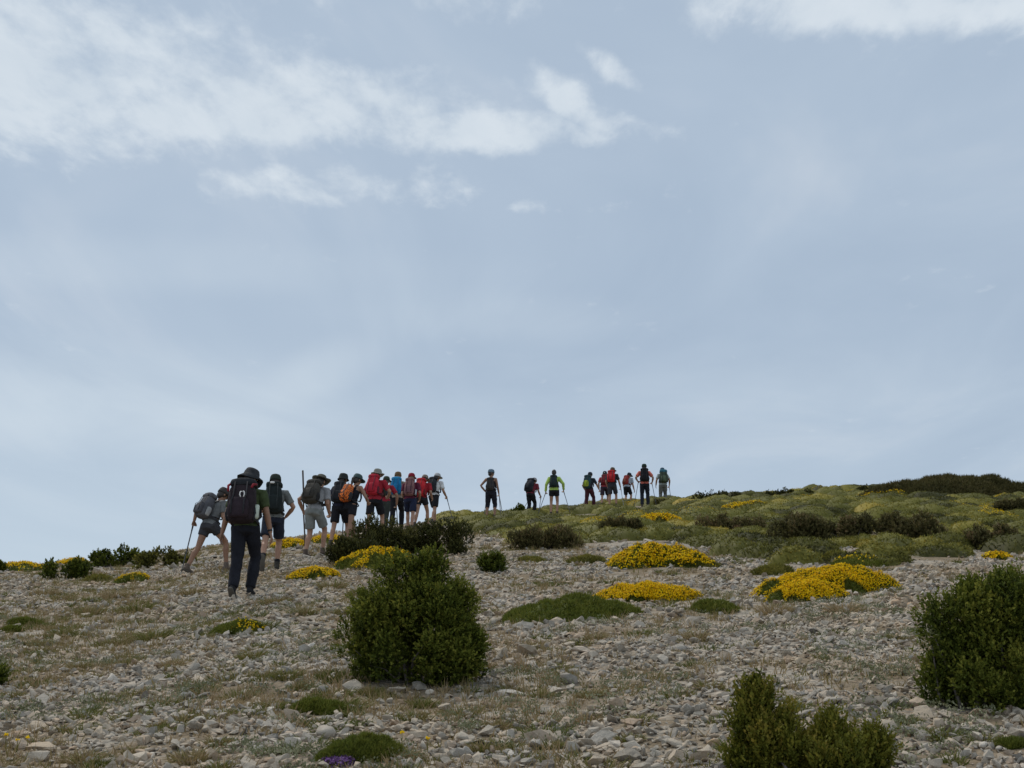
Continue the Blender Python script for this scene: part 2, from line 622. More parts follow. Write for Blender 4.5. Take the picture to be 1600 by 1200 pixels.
def bush(name, label, cat, base, lobes, n_sprig, k_leaf, leaf, mat, sprig=0.10, up=0.6, stems=8, group=None, inner=0.35, ratio=0.34, tone=0.0, pert=0.16, puff=None):
    """shrub of leafy sprigs on ellipsoid lobes (cx,cy,cz,rx,ry,rz) given relative to base"""
    root = thing(name, label, cat, base, 0.0, group)
    lobes = [tuple(l) for l in lobes]
    vol = np.array([l[3] * l[5] for l in lobes])
    topz = max(l[2] + l[5] for l in lobes)
    fx = max(abs(l[0]) + l[3] for l in lobes)
    pr = min(0.20, 0.30 * min(fx, topz)) if puff is None else min(puff, 0.42 * topz)      # radius of one leafy clump
    npf = int(np.clip(2.6 * sum(l[3] * l[5] for l in lobes) / (pr * pr), 10, 620))
    # clumps sit on and a little inside the lobes; below a low lobe's equator they fall to the ground
    wl = rng.choice(len(lobes), npf, p=vol / vol.sum())
    LB = np.array(lobes)[wl]
    pd = sphere_dirs(npf)
    low_l = LB[:, 2] - LB[:, 5] < 0.22 * topz
    pd[:, 2] = np.where(low_l & (pd[:, 2] > 0) & (rng.random(npf) < 0.3), -pd[:, 2], pd[:, 2])
    fr = np.where(rng.random(npf) < inner, rng.uniform(0.25, 0.7, npf), 1.0) * (1 + pert * rng.normal(0, 0.45, npf))
    dn_ = (pd[:, 2] < 0) & (LB[:, 2] - LB[:, 5] < 0.22 * topz)
    pw = pd.copy()
    pw[dn_, :2] = unit(pw[dn_, :2]) * (1 - 0.2 * pd[dn_, 2:3] ** 2)
    core = np.maximum(LB[:, 3:6] - pr * 0.5, LB[:, 3:6] * 0.4)
    pc = LB[:, :3] + core * pw * fr[:, None]
    pc[dn_, 2] = LB[dn_, 2] * (1 + pd[dn_, 2])
    pr_i = pr * rng.uniform(0.65, 1.25, npf)
    ptone = rng.normal(0, 0.13, npf)
    cl = rng.integers(npf, size=n_sprig)
    d0 = sphere_dirs(n_sprig)
    d0[:, 2] = np.where(rng.random(n_sprig) < 0.45, np.abs(d0[:, 2]), d0[:, 2])
    fr2 = np.where(rng.random(n_sprig) < 0.25, rng.uniform(0.2, 0.8, n_sprig), rng.uniform(0.85, 1.05, n_sprig))
    b = pc[cl] + d0 * (pr_i[cl] * fr2)[:, None] * np.array([0.85, 0.85, 1.25])
    gzr = ground(b[:, 0] + base[0], b[:, 1] + base[1]) - base[2]
    b[:, 2] = np.maximum(b[:, 2], gzr + 0.015)
    ax = unit(d0 * (1 - up) + np.array([0, 0, up]) + rng.normal(size=(n_sprig, 3)) * 0.25)
    ln = sprig * rng.uniform(0.55, 1.45, n_sprig)
    tone_s = rng.normal(0, 0.09, n_sprig) + ptone[cl]
    pos, dr, rn = [], [], []
    for k in range(k_leaf):
        f = (k + 0.5) / k_leaf
        rad = unit(np.cross(ax, rng.normal(size=(n_sprig, 3))))
        pos.append(b + ax * (ln * f)[:, None])
        dr.append(ax * (0.35 + 0.7 * f) + rad * (1.0 - 0.5 * f))
        rn.append(np.clip(0.20 + tone + tone_s + 0.45 * f + rng.normal(0, 0.1, n_sprig), 0, 1))
    pos = np.concatenate(pos)
    face = np.tile(d0 * 0.6 + np.array([0, 0, 0.5]), (k_leaf, 1))
    sz = leaf * rng.uniform(0.7, 1.3, len(pos))
    if base[1] > 22:
        V, F = leaf_tris(pos, np.concatenate(dr), sz * 1.15, leaf * ratio * 1.35, face, 0.6)
    else:
        V, F = leaf_quads(pos, np.concatenate(dr), sz, leaf * ratio, 0.15, face, 0.6)
    me = mesh_np('foliage', V, [F], [np.concatenate(rn)])
    link('foliage', me, mat, root)
    if stems:
        link('stems', stems_mesh(lobes, stems, 0.016), M_BARK, root)
    fy = max(abs(l[1]) + l[4] for l in lobes)
    FOOT.append((base[0], base[1], fx * 0.8, fy * 0.8))
    return root


def dome(nu, nv, rx, ry, h, seed, base, lumps=0.22, freq=3.0):
    """lumpy half-dome that follows the ground; returns V,F and a sampler"""
    def surf(a, r):
        x = rx * r * np.cos(a)
        y = ry * r * np.sin(a)
        edge = 1 + 0.34 * (vnoise(np.cos(a) * 1.7 + seed, np.sin(a) * 1.7 + seed * 0.7, seed) - 0.5) * 2
        x = x * edge
        y = y * edge
        prof = np.clip(1 - r ** 2.2, 0, 1) ** 0.75
        bil = np.abs(vnoise(x / max(rx, .15) * freq + seed, y / max(rx, .15) * freq, seed + 5) - 0.5) * 2
        bil2 = np.abs(vnoise(x / max(rx, .15) * freq * 2.3 + seed, y / max(rx, .15) * freq * 2.3, seed + 8) - 0.5) * 2
        z = h * prof * (1 - lumps * (1 - bil) * 0.8 + lumps * 0.5 * bil2) + ground(x + base[0], y + base[1]) - base[2] - 0.03 * (r > 0.98)
        return np.stack([x, y, z], -1)
    a = np.linspace(0, 2 * math.pi, nu, endpoint=False)
    r = np.linspace(0.03, 1.0, nv)
    A, Rr = np.meshgrid(a, r)
    V = surf(A.ravel(), Rr.ravel())
    i = np.arange(nu * nv).reshape(nv, nu)
    F = np.stack([i[:-1], np.roll(i, -1, 1)[:-1], np.roll(i, -1, 1)[1:], i[1:]], -1).reshape(-1, 4)
    return V, F, surf


def dome_pts(surf, n):
    a = rng.uniform(0, 2 * math.pi, n)
    r = np.sqrt(rng.random(n)) * 0.99
    p0 = surf(a, r)
    e = 0.02
    pa = surf(a + e, r)
    pr = surf(a, np.minimum(r + e, 1.0))
    nrm = np.cross(pr - p0, pa - p0)
    nrm = unit(np.where(nrm[:, 2:3] < 0, -nrm, nrm))
    return p0, nrm


def cushion(name, label, cat, base, rx, ry, h, blades, blade, mat, flowers=0, fsize=0.014, group=None, fthr=0.4, seed=1, fl_mat=None, shaggy=0.5, fside=0.0, lumps=0.42, freq=3.4):
    root = thing(name, label, cat, base, 0.0, group)
    V, F, surf = dome(40, 12, rx, ry, h, seed, base, lumps, freq)
    p, n = dome_pts(surf, blades)
    d = n + rng.normal(size=n.shape) * shaggy
    bv, bf = blade_tris(p, d, blade * rng.uniform(0.6, 1.3, blades), blade * 0.16)
    rn1 = np.clip(0.25 + rng.normal(0, 0.05, len(F)), 0, 1)
    tone = 0.5 * (fbm(p[:, 0] * 6 / max(rx, .2) * 0.4 + seed, p[:, 1] * 4, seed + 2) - 0.5)
    rn2 = np.clip(0.45 + tone + rng.normal(0, 0.16, blades), 0, 1)
    me = mesh_np('foliage', np.concatenate([V, bv]), [F, bf + len(V)], [rn1, rn2])
    link('foliage', me, mat, root)
    if flowers:
        p, n = dome_pts(surf, flowers * 3)
        msk = fbm(p[:, 0] / rx * 2.4 + seed, p[:, 1] / ry * 2.4, seed + 31, 3) + 0.18 * vnoise(p[:, 0] / 0.05, p[:, 1] / 0.05, 3) \
            + fside * p[:, 0] / rx + 0.25 * p[:, 2] / h - 0.12
        k = np.nonzero(msk > fthr)[0][:flowers]
        p = p[k] + n[k] * blade * rng.uniform(0.2, 0.95, len(k))[:, None]
        fv, ff = leaf_quads(p, np.cross(n[k], rng.normal(size=(len(k), 3))) + n[k] * 0.3, fsize * rng.uniform(0.7, 1.4, len(k)), fsize * 0.45, 0.2, n[k], 0.45)
        fm = mesh_np('flowers', fv, [ff], [rng.random(len(k))])
        link('flowers', fm, fl_mat or M_YEL, root)['kind'] = 'stuff'
    FOOT.append((base[0], base[1], rx * 0.95, ry * 0.95))
    return root


def px_bush(name, label, px0, px1, ytop, ybase, n, k, leaf, mat, lob, dy=0.9, group=None, **kw):
    """shrub that fills a pixel box; lob: (cx,cy,cz,rx,ry,rz) in units of half-width / height"""
    c = at((px0 + px1) / 2, ybase)
    s = mpp(c)
    sp = kw.get('sprig', 0.10)
    W = max((px1 - px0) / 2 * s - 0.55 * sp, (px1 - px0) / 2 * s * 0.6)
    Hh = max((ybase - ytop) * s - 0.9 * sp, (ybase - ytop) * s * 0.55)
    lobes = [(a * W, b * W * dy, cz * Hh, rx * W, ry * W * dy, rz * Hh) for a, b, cz, rx, ry, rz in lob]
    return bush(name, label, 'shrub', c + Vector((0, W * dy * 0.6, 0)) if False else c, lobes, n, k, leaf, mat, group=group, **kw)


def px_cushion(name, label, x, ybase, wpx, hpx, blades, blade, mat, cat='cushion plant', depth=0.9, **kw):
    c = at(x, ybase)
    s = mpp(c)
    rx = wpx / 2 * s
    ry = rx * depth
    # the visible height on a slope = dome height + the rise of the ground under it
    c2 = Vector((c.x * (1 + ry / c.y), c.y + ry, 0))
    c2.z = float(ground(c2.x, c2.y))
    rise = project(*c)[1] - project(*c2)[1]
    h = max(0.22 * rx, (hpx - rise * 0.9) * s - 0.8 * blade)
    h = min(h, 0.46 * rx)
    return cushion(name, label, cat, c2, rx, ry, h, blades, blade, mat, **kw)


# ------------------------------------------------------------------ shrubs
ROUND = [(0, 0, .42, .78, .8, .50), (-.5, 0, .38, .42, .5, .40), (.5, .1, .40, .45, .5, .42), (0.1, 0, .72, .40, .4, .26)]
FLAT = [(-.6, 0, .35, .38, .5, .42), (-.15, .1, .45, .45, .5, .5), (.35, 0, .4, .45, .5, .48), (.75, 0, .3, .24, .4, .4)]
b1 = px_bush('boxwood_bush', 'large round dark green bush with notched top in the middle foreground', 529, 764, 868, 1066, 9500, 10, 0.023, M_BOX,
             [(-.02, 0, .36, .88, .85, .34), (-.45, 0, .50, .42, .6, .34), (.42, .05, .50, .48, .6, .34), (-.34, 0, .80, .26, .4, .18),
              (.16, 0, .85, .21, .35, .17), (.62, 0, .60, .30, .4, .20), (-.60, 0, .36, .34, .5, .30), (.05, .1, .60, .55, .5, .24)], sprig=0.065, inner=0.25, pert=0.26, up=0.45, stems=16, tone=0.14, puff=0.115)
b2 = px_bush('boxwood_bush', 'tall ragged dark green bush at the right edge of the picture', 1432, 1640, 884, 1108, 6200, 10, 0.024, M_BOX,
             [(.1, 0, .30, .85, .8, .30), (-.25, 0, .42, .52, .55, .34), (.45, .05, .48, .52, .6, .38), (-.08, 0, .80, .28, .3, .19), (.62, 0, .78, .22, .3, .16),
              (-.72, 0, .52, .17, .2, .13), (-.62, 0, .70, .13, .2, .09), (.2, 0, .66, .45, .4, .2)], sprig=0.09, inner=0.12, pert=0.45, up=0.5, stems=22, tone=0.12, puff=0.105)
b3 = px_bush('boxwood_bush', 'yellowish green bush with an upright spur at the lower right edge', 1136, 1398, 1108, 1228, 6600, 10, 0.021, M_BOXY,
             [(0, 0, .26, .95, .7, .30), (-.66, 0, .42, .22, .4, .42), (-.34, 0, .50, .17, .3, .50), (.02, 0, .46, .20, .3, .40), (.30, 0, .52, .17, .3, .46), (.56, 0, .50, .19, .3, .42),
              (.84, 0, .36, .17, .3, .36), (-.74, .1, .75, .17, .2, .40), (-.72, .15, 1.05, .14, .16, .34), (-.64, .15, 1.36, .075, .1, .22)], sprig=0.10, inner=0.10, up=0.8, pert=0.3, stems=22, tone=0.14, puff=0.06)
px_bush('boxwood_bush', 'dark green bush cut off by the left edge of the picture', -42, 14, 1036, 1074, 500, 9, 0.022, M_BOX, ROUND)
px_bush('boxwood_bush', 'long dark green hedge-like bush hiding the legs of the hiker group', 548, 738, 809, 866, 5200, 9, 0.029, M_JUN,
        [(-.72, 0, .45, .30, .5, .50), (-.35, 0, .50, .40, .5, .52), (.05, 0, .46, .40, .5, .50), (.45, .0, .42, .40, .5, .48), (.8, 0, .36, .22, .4, .42)], dy=0.55, tone=0.12, puff=0.15, pert=0.08, sprig=0.07, inner=0.15)
px_bush('boxwood_bush', 'low dark bush at the feet of the hiker with orange backpack', 495, 592, 838, 882, 1700, 9, 0.03, M_JUN,
        [(-.5, 0, .34, .5, .5, .40), (.15, 0, .45, .55, .5, .50), (.65, 0, .5, .35, .4, .5)], dy=0.6, tone=0.05, puff=0.13)
px_bush('boxwood_bush', 'small dark bush alone on pale gravel right of the long hedge', 742, 797, 861, 895, 700, 8, 0.028, M_BOX, ROUND)
GL = 'dark shrubs along the skyline'
px_bush('juniper_bush', 'dark shrub nearest the left edge of the skyline, ragged and low', 60, 146, 869, 905, 900, 8, 0.034, M_BOX,
        [(-.55, 0, .5, .40, .5, .5), (0, 0, .40, .5, .5, .42), (.5, 0, .36, .5, .5, .40)], dy=0.6, group=GL, sprig=0.06, puff=0.13)
px_bush('juniper_bush', 'widest dark shrub on the left skyline between two lower ones', 130, 236, 854, 885, 1000, 8, 0.036, M_BOX, FLAT, dy=0.6, group=GL, sprig=0.06, puff=0.13)
px_bush('juniper_bush', 'olive flat shrub on the skyline behind the hiker with grey backpack', 208, 312, 858, 886, 900, 8, 0.036, M_SCRUB, FLAT, dy=0.6, group=GL, sprig=0.06, puff=0.13, tone=-0.15)
px_bush('juniper_bush', 'dark shrub at the very left edge of the skyline', -30, 9, 874, 893, 350, 8, 0.034, M_BOX, ROUND, dy=0.6, group=GL, sprig=0.06, puff=0.13)
px_bush('juniper_bush', 'small round bush on the ridge beside the woman with hand on hip', 795, 826, 789, 808, 512, 8, 0.036, M_BOX, ROUND, dy=0.7, group=GL, sprig=0.06, puff=0.13)
px_bush('juniper_bush', 'isolated flat dark bush on the ridge right of the last hiker', 1077, 1163, 765, 787, 1280, 7, 0.043, M_JUN, FLAT, dy=0.6, group=GL, sprig=0.06, puff=0.13)
px_bush('juniper_bush', 'dark low bush on the middle of the right skyline', 1196, 1248, 763, 779, 800, 7, 0.043, M_JUN, FLAT, dy=0.6, group=GL, sprig=0.06, puff=0.13)
px_bush('juniper_bush', 'thin dark bush touching the right skyline beside a rounder one', 1246, 1290, 765, 778, 560, 7, 0.043, M_JUN, FLAT, dy=0.6, group=GL, sprig=0.06, puff=0.13)
px_bush('juniper_bush', 'tiny dark bush just left of the large brown shrub mound', 1336, 1372, 757, 774, 480, 7, 0.040, M_JUN, ROUND, dy=0.6, group=GL, sprig=0.06, puff=0.13)
px_cushion('juniper_mat', 'large brownish dark shrub mound on the highest right skyline', 1500, 782, 290, 44, 16000, 0.14, M_HEATH, cat='shrub', group=GL, seed=71, depth=0.35, lumps=0.3, freq=5.0, shaggy=0.7)
px_cushion('juniper_mat', 'dark flat shrub mat running out of the picture along the right skyline', 1640, 780, 170, 34, 8000, 0.14, M_HEATH, cat='shrub', group=GL, seed=73, depth=0.4, lumps=0.3, freq=5.0, shaggy=0.7)
px_bush('juniper_bush', 'low brown shrub at the feet of the last hiker on the ridge', 1020, 1062, 777, 791, 448, 7, 0.040, M_HEATH, FLAT, dy=0.6, group=GL, sprig=0.06, puff=0.13)
GH = 'brownish heath shrubs on the upper slope'
px_bush('heath_bush', 'widest dark brown heath patch in the middle of the right slope', 1205, 1480, 799, 848, 6300, 8, 0.040, M_HEATH,
        [(-.7, 0, .30, .32, .5, .34), (-.25, 0, .40, .40, .5, .42), (.25, .1, .48, .42, .5, .48), (.7, 0, .34, .32, .5, .36)], dy=0.5, group=GH, puff=0.26, pert=0.08, tone=0.06, stems=20, sprig=.08)
px_bush('heath_bush', 'dark heath patch below the yellow flowers near the ridge path', 1085, 1200, 807, 836, 2250, 8, 0.036, M_HEATH, FLAT, dy=0.6, group=GH, puff=0.26, pert=0.08, tone=0.06, sprig=.08)
px_bush('heath_bush', 'brown heath patch below the hikers with red backpacks on the ridge', 918, 1010, 810, 836, 1800, 8, 0.036, M_HEATH, FLAT, dy=0.6, group=GH, puff=0.26, pert=0.08, tone=0.06, sprig=.08)
px_bush('heath_bush', 'brown-green heath patch above pale gravel below the lime-shirted hiker', 790, 912, 826, 858, 2250, 8, 0.030, M_HEATH, FLAT, dy=0.6, group=GH, puff=0.26, pert=0.08, tone=0.08, sprig=.08)
px_bush('heath_bush', 'brown heath patch near the right edge above the stones', 1488, 1600, 822, 858, 1950, 8, 0.032, M_HEATH, FLAT, dy=0.6, group=GH, puff=0.26, pert=0.08, tone=0.08, sprig=.08)
px_bush('heath_bush', 'dark heath patch at the right edge just under the skyline', 1548, 1640, 779, 806, 1350, 8, 0.040, M_HEATH, FLAT, dy=0.6, group=GH, puff=0.26, pert=0.08, tone=0.06, sprig=.08)

# ------------------------------------------------------------------ cushion plants
GY = 'cushions of yellow flowering broom'
px_cushion('broom_cushion', 'widest bright yellow flowering cushion, two-lobed, on grey stones at right', 1290, 930, 206, 48, 6000, 0.05, M_CUSH, cat='broom', flowers=12000, fsize=0.020, fthr=0.36, group=GY, seed=3, depth=0.55, lumps=.35)
px_cushion('broom_cushion', 'smaller front lobe of bright yellow broom resting against the widest one', 1262, 940, 118, 36, 3000, 0.05, M_CUSH, cat='broom', flowers=7000, fsize=0.020, fthr=0.34, group=GY, seed=8, depth=0.6, lumps=.3)
px_cushion('broom_cushion', 'domed bright yellow cushion beside the long green mat', 1012, 942, 140, 34, 4000, 0.05, M_CUSH, cat='broom', flowers=10000, fsize=0.019, fthr=0.27, group=GY, seed=5, depth=0.6)
px_cushion('broom_cushion', 'half yellow half green broom mound between gravel strips, centre right', 1018, 888, 150, 44, 5000, 0.07, M_CUSH, cat='broom', flowers=3800, fsize=0.032, fthr=0.50, group=GY, seed=9, depth=0.6)
px_cushion('broom_cushion', 'low yellow broom leaning on the right of the half green mound', 1075, 888, 92, 30, 3000, 0.07, M_CUSH, cat='broom', flowers=1800, fsize=0.032, fthr=0.50, group=GY, seed=12, depth=0.6)
px_cushion('broom_cushion', 'green mound with yellow rim behind the central bush', 590, 890, 140, 38, 5000, 0.06, M_CUSH, cat='broom', flowers=2600, fsize=0.03, fthr=0.52, group=GY, seed=21, depth=0.7, fside=-0.12)
px_cushion('broom_cushion', 'small yellow cushion just left of the yellow-rimmed mound', 490, 906, 72, 24, 2500, 0.05, M_CUSH, cat='broom', flowers=2000, fsize=0.026, fthr=0.42, group=GY, seed=14, depth=0.7)
px_cushion('broom_cushion', 'yellow strip of broom on the crest left of the wooden staff', 452, 856, 62, 16, 1200, 0.06, M_CUSH, cat='broom', flowers=1700, fsize=0.036, fthr=0.36, group=GY, seed=15)
px_cushion('broom_cushion', 'yellow broom on the crest between the legs of the group', 512, 850, 62, 16, 1200, 0.06, M_CUSH, cat='broom', flowers=1500, fsize=0.036, fthr=0.38, group=GY, seed=16)
px_cushion('broom_cushion', 'yellow broom at the far left of the skyline', 34, 892, 70, 16, 1200, 0.06, M_CUSH, cat='broom', flowers=1200, fsize=0.036, fthr=0.40, group=GY, seed=17)
px_cushion('broom_cushion', 'yellow broom peeping out between dark shrubs on the left skyline', 112, 884, 46, 18, 800, 0.06, M_CUSH, cat='broom', flowers=900, fsize=0.036, fthr=0.36, group=GY, seed=18)
px_cushion('broom_cushion', 'bright yellow patch on the ridge below the coral-shirted hiker', 1028, 818, 62, 18, 1500, 0.08, M_SCRUB, cat='broom', flowers=1300, fsize=0.05, fthr=0.42, group=GY, seed=19)
px_cushion('broom_cushion', 'dull yellow patch high on the right slope near an isolated bush', 1165, 802, 110, 20, 2200, 0.08, M_SCRUB, cat='broom', flowers=900, fsize=0.05, fthr=0.52, group=GY, seed=20)
px_cushion('broom_cushion', 'greenish yellow broom mound above the widest yellow cushion', 1340, 888, 96, 22, 2500, 0.06, M_CUSH, cat='broom', flowers=260, fsize=0.03, fthr=0.60, group=GY, seed=22)
px_cushion('broom_cushion', 'small yellow dome on the scrub edge near the right bush', 1560, 876, 40, 18, 900, 0.06, M_CUSH, cat='broom', flowers=600, fsize=0.032, fthr=0.44, group=GY, seed=23)
px_cushion('broom_cushion', 'yellow broom streak just under the large brown shrub mound', 1395, 782, 120, 16, 1500, 0.08, M_SCRUB, cat='broom', flowers=700, fsize=0.05, fthr=0.54, group=GY, seed=24)
px_cushion('broom_cushion', 'yellow-green cushion below the shrubs of the left skyline', 207, 911, 60, 16, 1800, 0.05, M_CUSH, cat='broom', flowers=600, fsize=0.024, fthr=0.50, group=GY, seed=25)
GG = 'green cushion plants among the stones'
px_cushion('green_cushion', 'long flat green mat in front of the domed yellow cushion', 888, 972, 240, 42, 9000, 0.045, M_CUSH, group=GG, seed=31, depth=0.6)
px_cushion('green_cushion', 'rounded olive cushion right of the domed yellow one', 1113, 960, 74, 26, 3000, 0.045, M_CUSH, group=GG, seed=32)
px_cushion('green_cushion', 'dense green cushion at the bottom edge beside purple flowers', 567, 1196, 136, 48, 8000, 0.032, M_CUSH, group=GG, seed=33, depth=0.8, shaggy=0.6)
px_cushion('green_cushion', 'flat green cushion between the central bush and the bottom one', 494, 1120, 86, 30, 4000, 0.035, M_CUSH, group=GG, seed=34, shaggy=.6)
px_cushion('green_cushion', 'bright green cushion with yellow tip below the tall hiker', 372, 992, 78, 28, 4000, 0.04, M_CUSH, group=GG, seed=35, flowers=260, fsize=0.02, fthr=0.62, fside=0.3)
px_cushion('green_cushion', 'green cushion near the left edge of the slope', 38, 980, 48, 20, 2500, 0.04, M_CUSH, group=GG, seed=36)
px_cushion('green_cushion', 'small green cushion in front of the leftmost green one', 20, 989, 34, 16, 1500, 0.04, M_CUSH, group=GG, seed=43)
px_cushion('green_cushion', 'green cushion behind the left end of the widest yellow one', 1208, 899, 66, 20, 2500, 0.05, M_SCRUB, group=GG, seed=37)
px_cushion('green_cushion', 'flat green cushion left of the half yellow mound', 918, 882, 72, 17, 2200, 0.05, M_SCRUB, group=GG, seed=38)
px_cushion('green_cushion', 'small green cushion at the right foot of the half yellow mound', 1104, 889, 40, 14, 1500, 0.05, M_SCRUB, group=GG, seed=39)
px_cushion('green_cushion', 'small olive cushion below the skyline shrubs at left', 152, 909, 44, 14, 1500, 0.045, M_SCRUB, group=GG, seed=40)
px_cushion('green_cushion', 'small olive cushion on gravel left of the flat green one', 830, 880, 46, 13, 1500, 0.05, M_SCRUB, group=GG, seed=41)
px_cushion('green_cushion', 'green cushion right of the yellow-rimmed mound behind the central bush', 668, 886, 66, 16, 1800, 0.05, M_SCRUB, group=GG, seed=42)
px_cushion('green_cushion', 'little green cushion at the far right of the bottom edge', 1585, 1172, 50, 18, 2200, 0.035, M_CUSH, group=GG, seed=44, shaggy=.8)

# ------------------------------------------------------------------ scrub carpet of the upper slope (nobody could count its hummocks)
Vs, Fq, Ft, Rq, Rt = [], [], [], [], []
YV, YF, YR = [], [], []
nv_ = 0
ny_ = 0
cand = []
for _ in range(15000):
    y = rng.uniform(18, 80)
    x = rng.uniform(-0.08, 0.46) * y
    cand.append((x, y))
cand = np.array(cand)
cz_ = ground(cand[:, 0], cand[:, 1])
keep = scrub_mask(cand[:, 0], cand[:, 1], cz_)
gap = fbm(cand[:, 0] / 3.0, cand[:, 1] / 4.0, 91) > 0.36
cand = cand[keep & gap]
cand = cand[rng.random(len(cand)) < np.clip(cand[:, 1] / 55.0, 0.35, 1)]
kept = []
for q_ in cand[:6000]:
    if all((q_[0] - r_[0]) ** 2 + (0.8 * (q_[1] - r_[1])) ** 2 > 0.40 ** 2 for r_ in kept[-900:]):
        kept.append(q_)
cand = np.array(kept[:2250])
RIDGE = [at(q_, r_) for q_, r_ in ((767, 811), (829, 809), (866, 807), (921, 800), (957, 795), (980, 792), (1008, 794), (1040, 792), (677, 823), (658, 827))]
for ci, (x, y) in enumerate(cand):
    if any(abs(x - q_.x) < 0.9 and -3.0 < y - q_.y < 1.5 for q_ in RIDGE):
        continue
    rx = rng.uniform(0.20, 0.55) * (0.75 + y / 90)
    h = rx * rng.uniform(0.30, 0.60)
    base = (x, y, float(ground(x, y)))
    V, F, surf = dome(14, 6, rx, rx * rng.uniform(0.6, 1.0), h, 100 + ci, base, 0.3, 1.5)
    nb = int(np.clip(10500 / y, 130, 480))
    p, n = dome_pts(surf, nb)
    bv, bf = leaf_tris(p - n * 0.004, np.cross(n, rng.normal(size=n.shape)) + n * 0.75 + np.array([0, 0, 0.2]), 0.054 * rng.uniform(0.6, 1.4, nb), 0.017, n, 0.5)
    t0 = rng.normal(0.44, 0.20) + 0.5 * (fbm(np.array([x / 4.0]), np.array([y / 6.0]), 63)[0] - 0.5)
    Vs += [V + base, bv + base]
    Fq.append(F + nv_)
    Ft.append(bf + nv_ + len(V))
    Rq.append(np.clip(t0 - 0.10 + rng.normal(0, 0.03, len(F)), 0, 1))
    Rt.append(np.clip(t0 + rng.normal(0, 0.13, nb), 0, 1))
    nv_ += len(V) + len(bv)
    if fbm(np.array([x / 2.5]), np.array([y / 4.0]), 57)[0] > 0.645 and y > 36:
        nf = 170
        p, n = dome_pts(surf, nf)
        fv, ff = leaf_quads(p + n * 0.05 + base, np.cross(n, rng.normal(size=n.shape)), 0.03, 0.013, 0.2, n, 0.5)
        YV.append(fv)
        YF.append(ff + ny_)
        YR.append(rng.random(nf))
        ny_ += len(fv)
sc_me = mesh_np('hillside_scrub', np.concatenate(Vs), [np.concatenate(Fq), np.concatenate(Ft)], [np.concatenate(Rq), np.concatenate(Rt)], smooth=True)
sc = link('hillside_scrub', sc_me, M_SCRUB)
sc['kind'] = 'stuff'
sc['label'] = 'low hummocky olive green scrub covering the upper right slope'
sc['category'] = 'scrub'
if YV:
    link('flowers', mesh_np('scrub_flowers', np.concatenate(YV), [np.concatenate(YF)], [np.concatenate(YR)]), M_YEL, sc)

# ------------------------------------------------------------------ stones
def rock_variant(seed, npts, flat):
    r = np.random.default_rng(seed)
    p = unit(r.normal(size=(npts, 3))) * r.uniform(0.75, 1.0, (npts, 1)) * np.array([1.0, r.uniform(0.65, 0.9), flat])
    bm = bmesh.new()
    for v in p:
        bm.verts.new(v)
    bmesh.ops.convex_hull(bm, input=bm.verts)
    bmesh.ops.delete(bm, geom=[v for v in bm.verts if not v.link_faces], context='VERTS')
    bmesh.ops.triangulate(bm, faces=bm.faces)
    bm.verts.index_update()
    V = np.array([v.co[:] for v in bm.verts])
    F = np.array([[v.index for v in f.verts] for f in bm.faces])
    bm.free()
    return V, F


def rock_mesh_fine(seed):
    """blocky limestone: a hull with worn, uneven facets"""
    r = np.random.default_rng(seed)
    V, F = rock_variant(seed, 13, r.uniform(0.45, 0.7))
    bm = bmesh.new()
    vs = [bm.verts.new(v) for v in V]
    for f in F:
        bm.faces.new([vs[i] for i in f])
    bmesh.ops.subdivide_edges(bm, edges=bm.edges, cuts=1, use_grid_fill=True)
    bmesh.ops.smooth_vert(bm, verts=bm.verts, factor=0.25, use_axis_x=True, use_axis_y=True, use_axis_z=True)
    for v in bm.verts:
        v.co += Vector(r.normal(0, 0.035, 3))
    bmesh.ops.recalc_face_normals(bm, faces=bm.faces)
    me = bpy.data.meshes.new('stone')
    bm.to_mesh(me)
    bm.free()
    return me


VAR = [rock_variant(s, 10 + s % 5, 0.30 + 0.05 * (s % 7)) for s in range(24)]
VAR_LO = [rock_variant(100 + s, 8, 0.4 + 0.06 * (s % 5)) for s in range(16)]


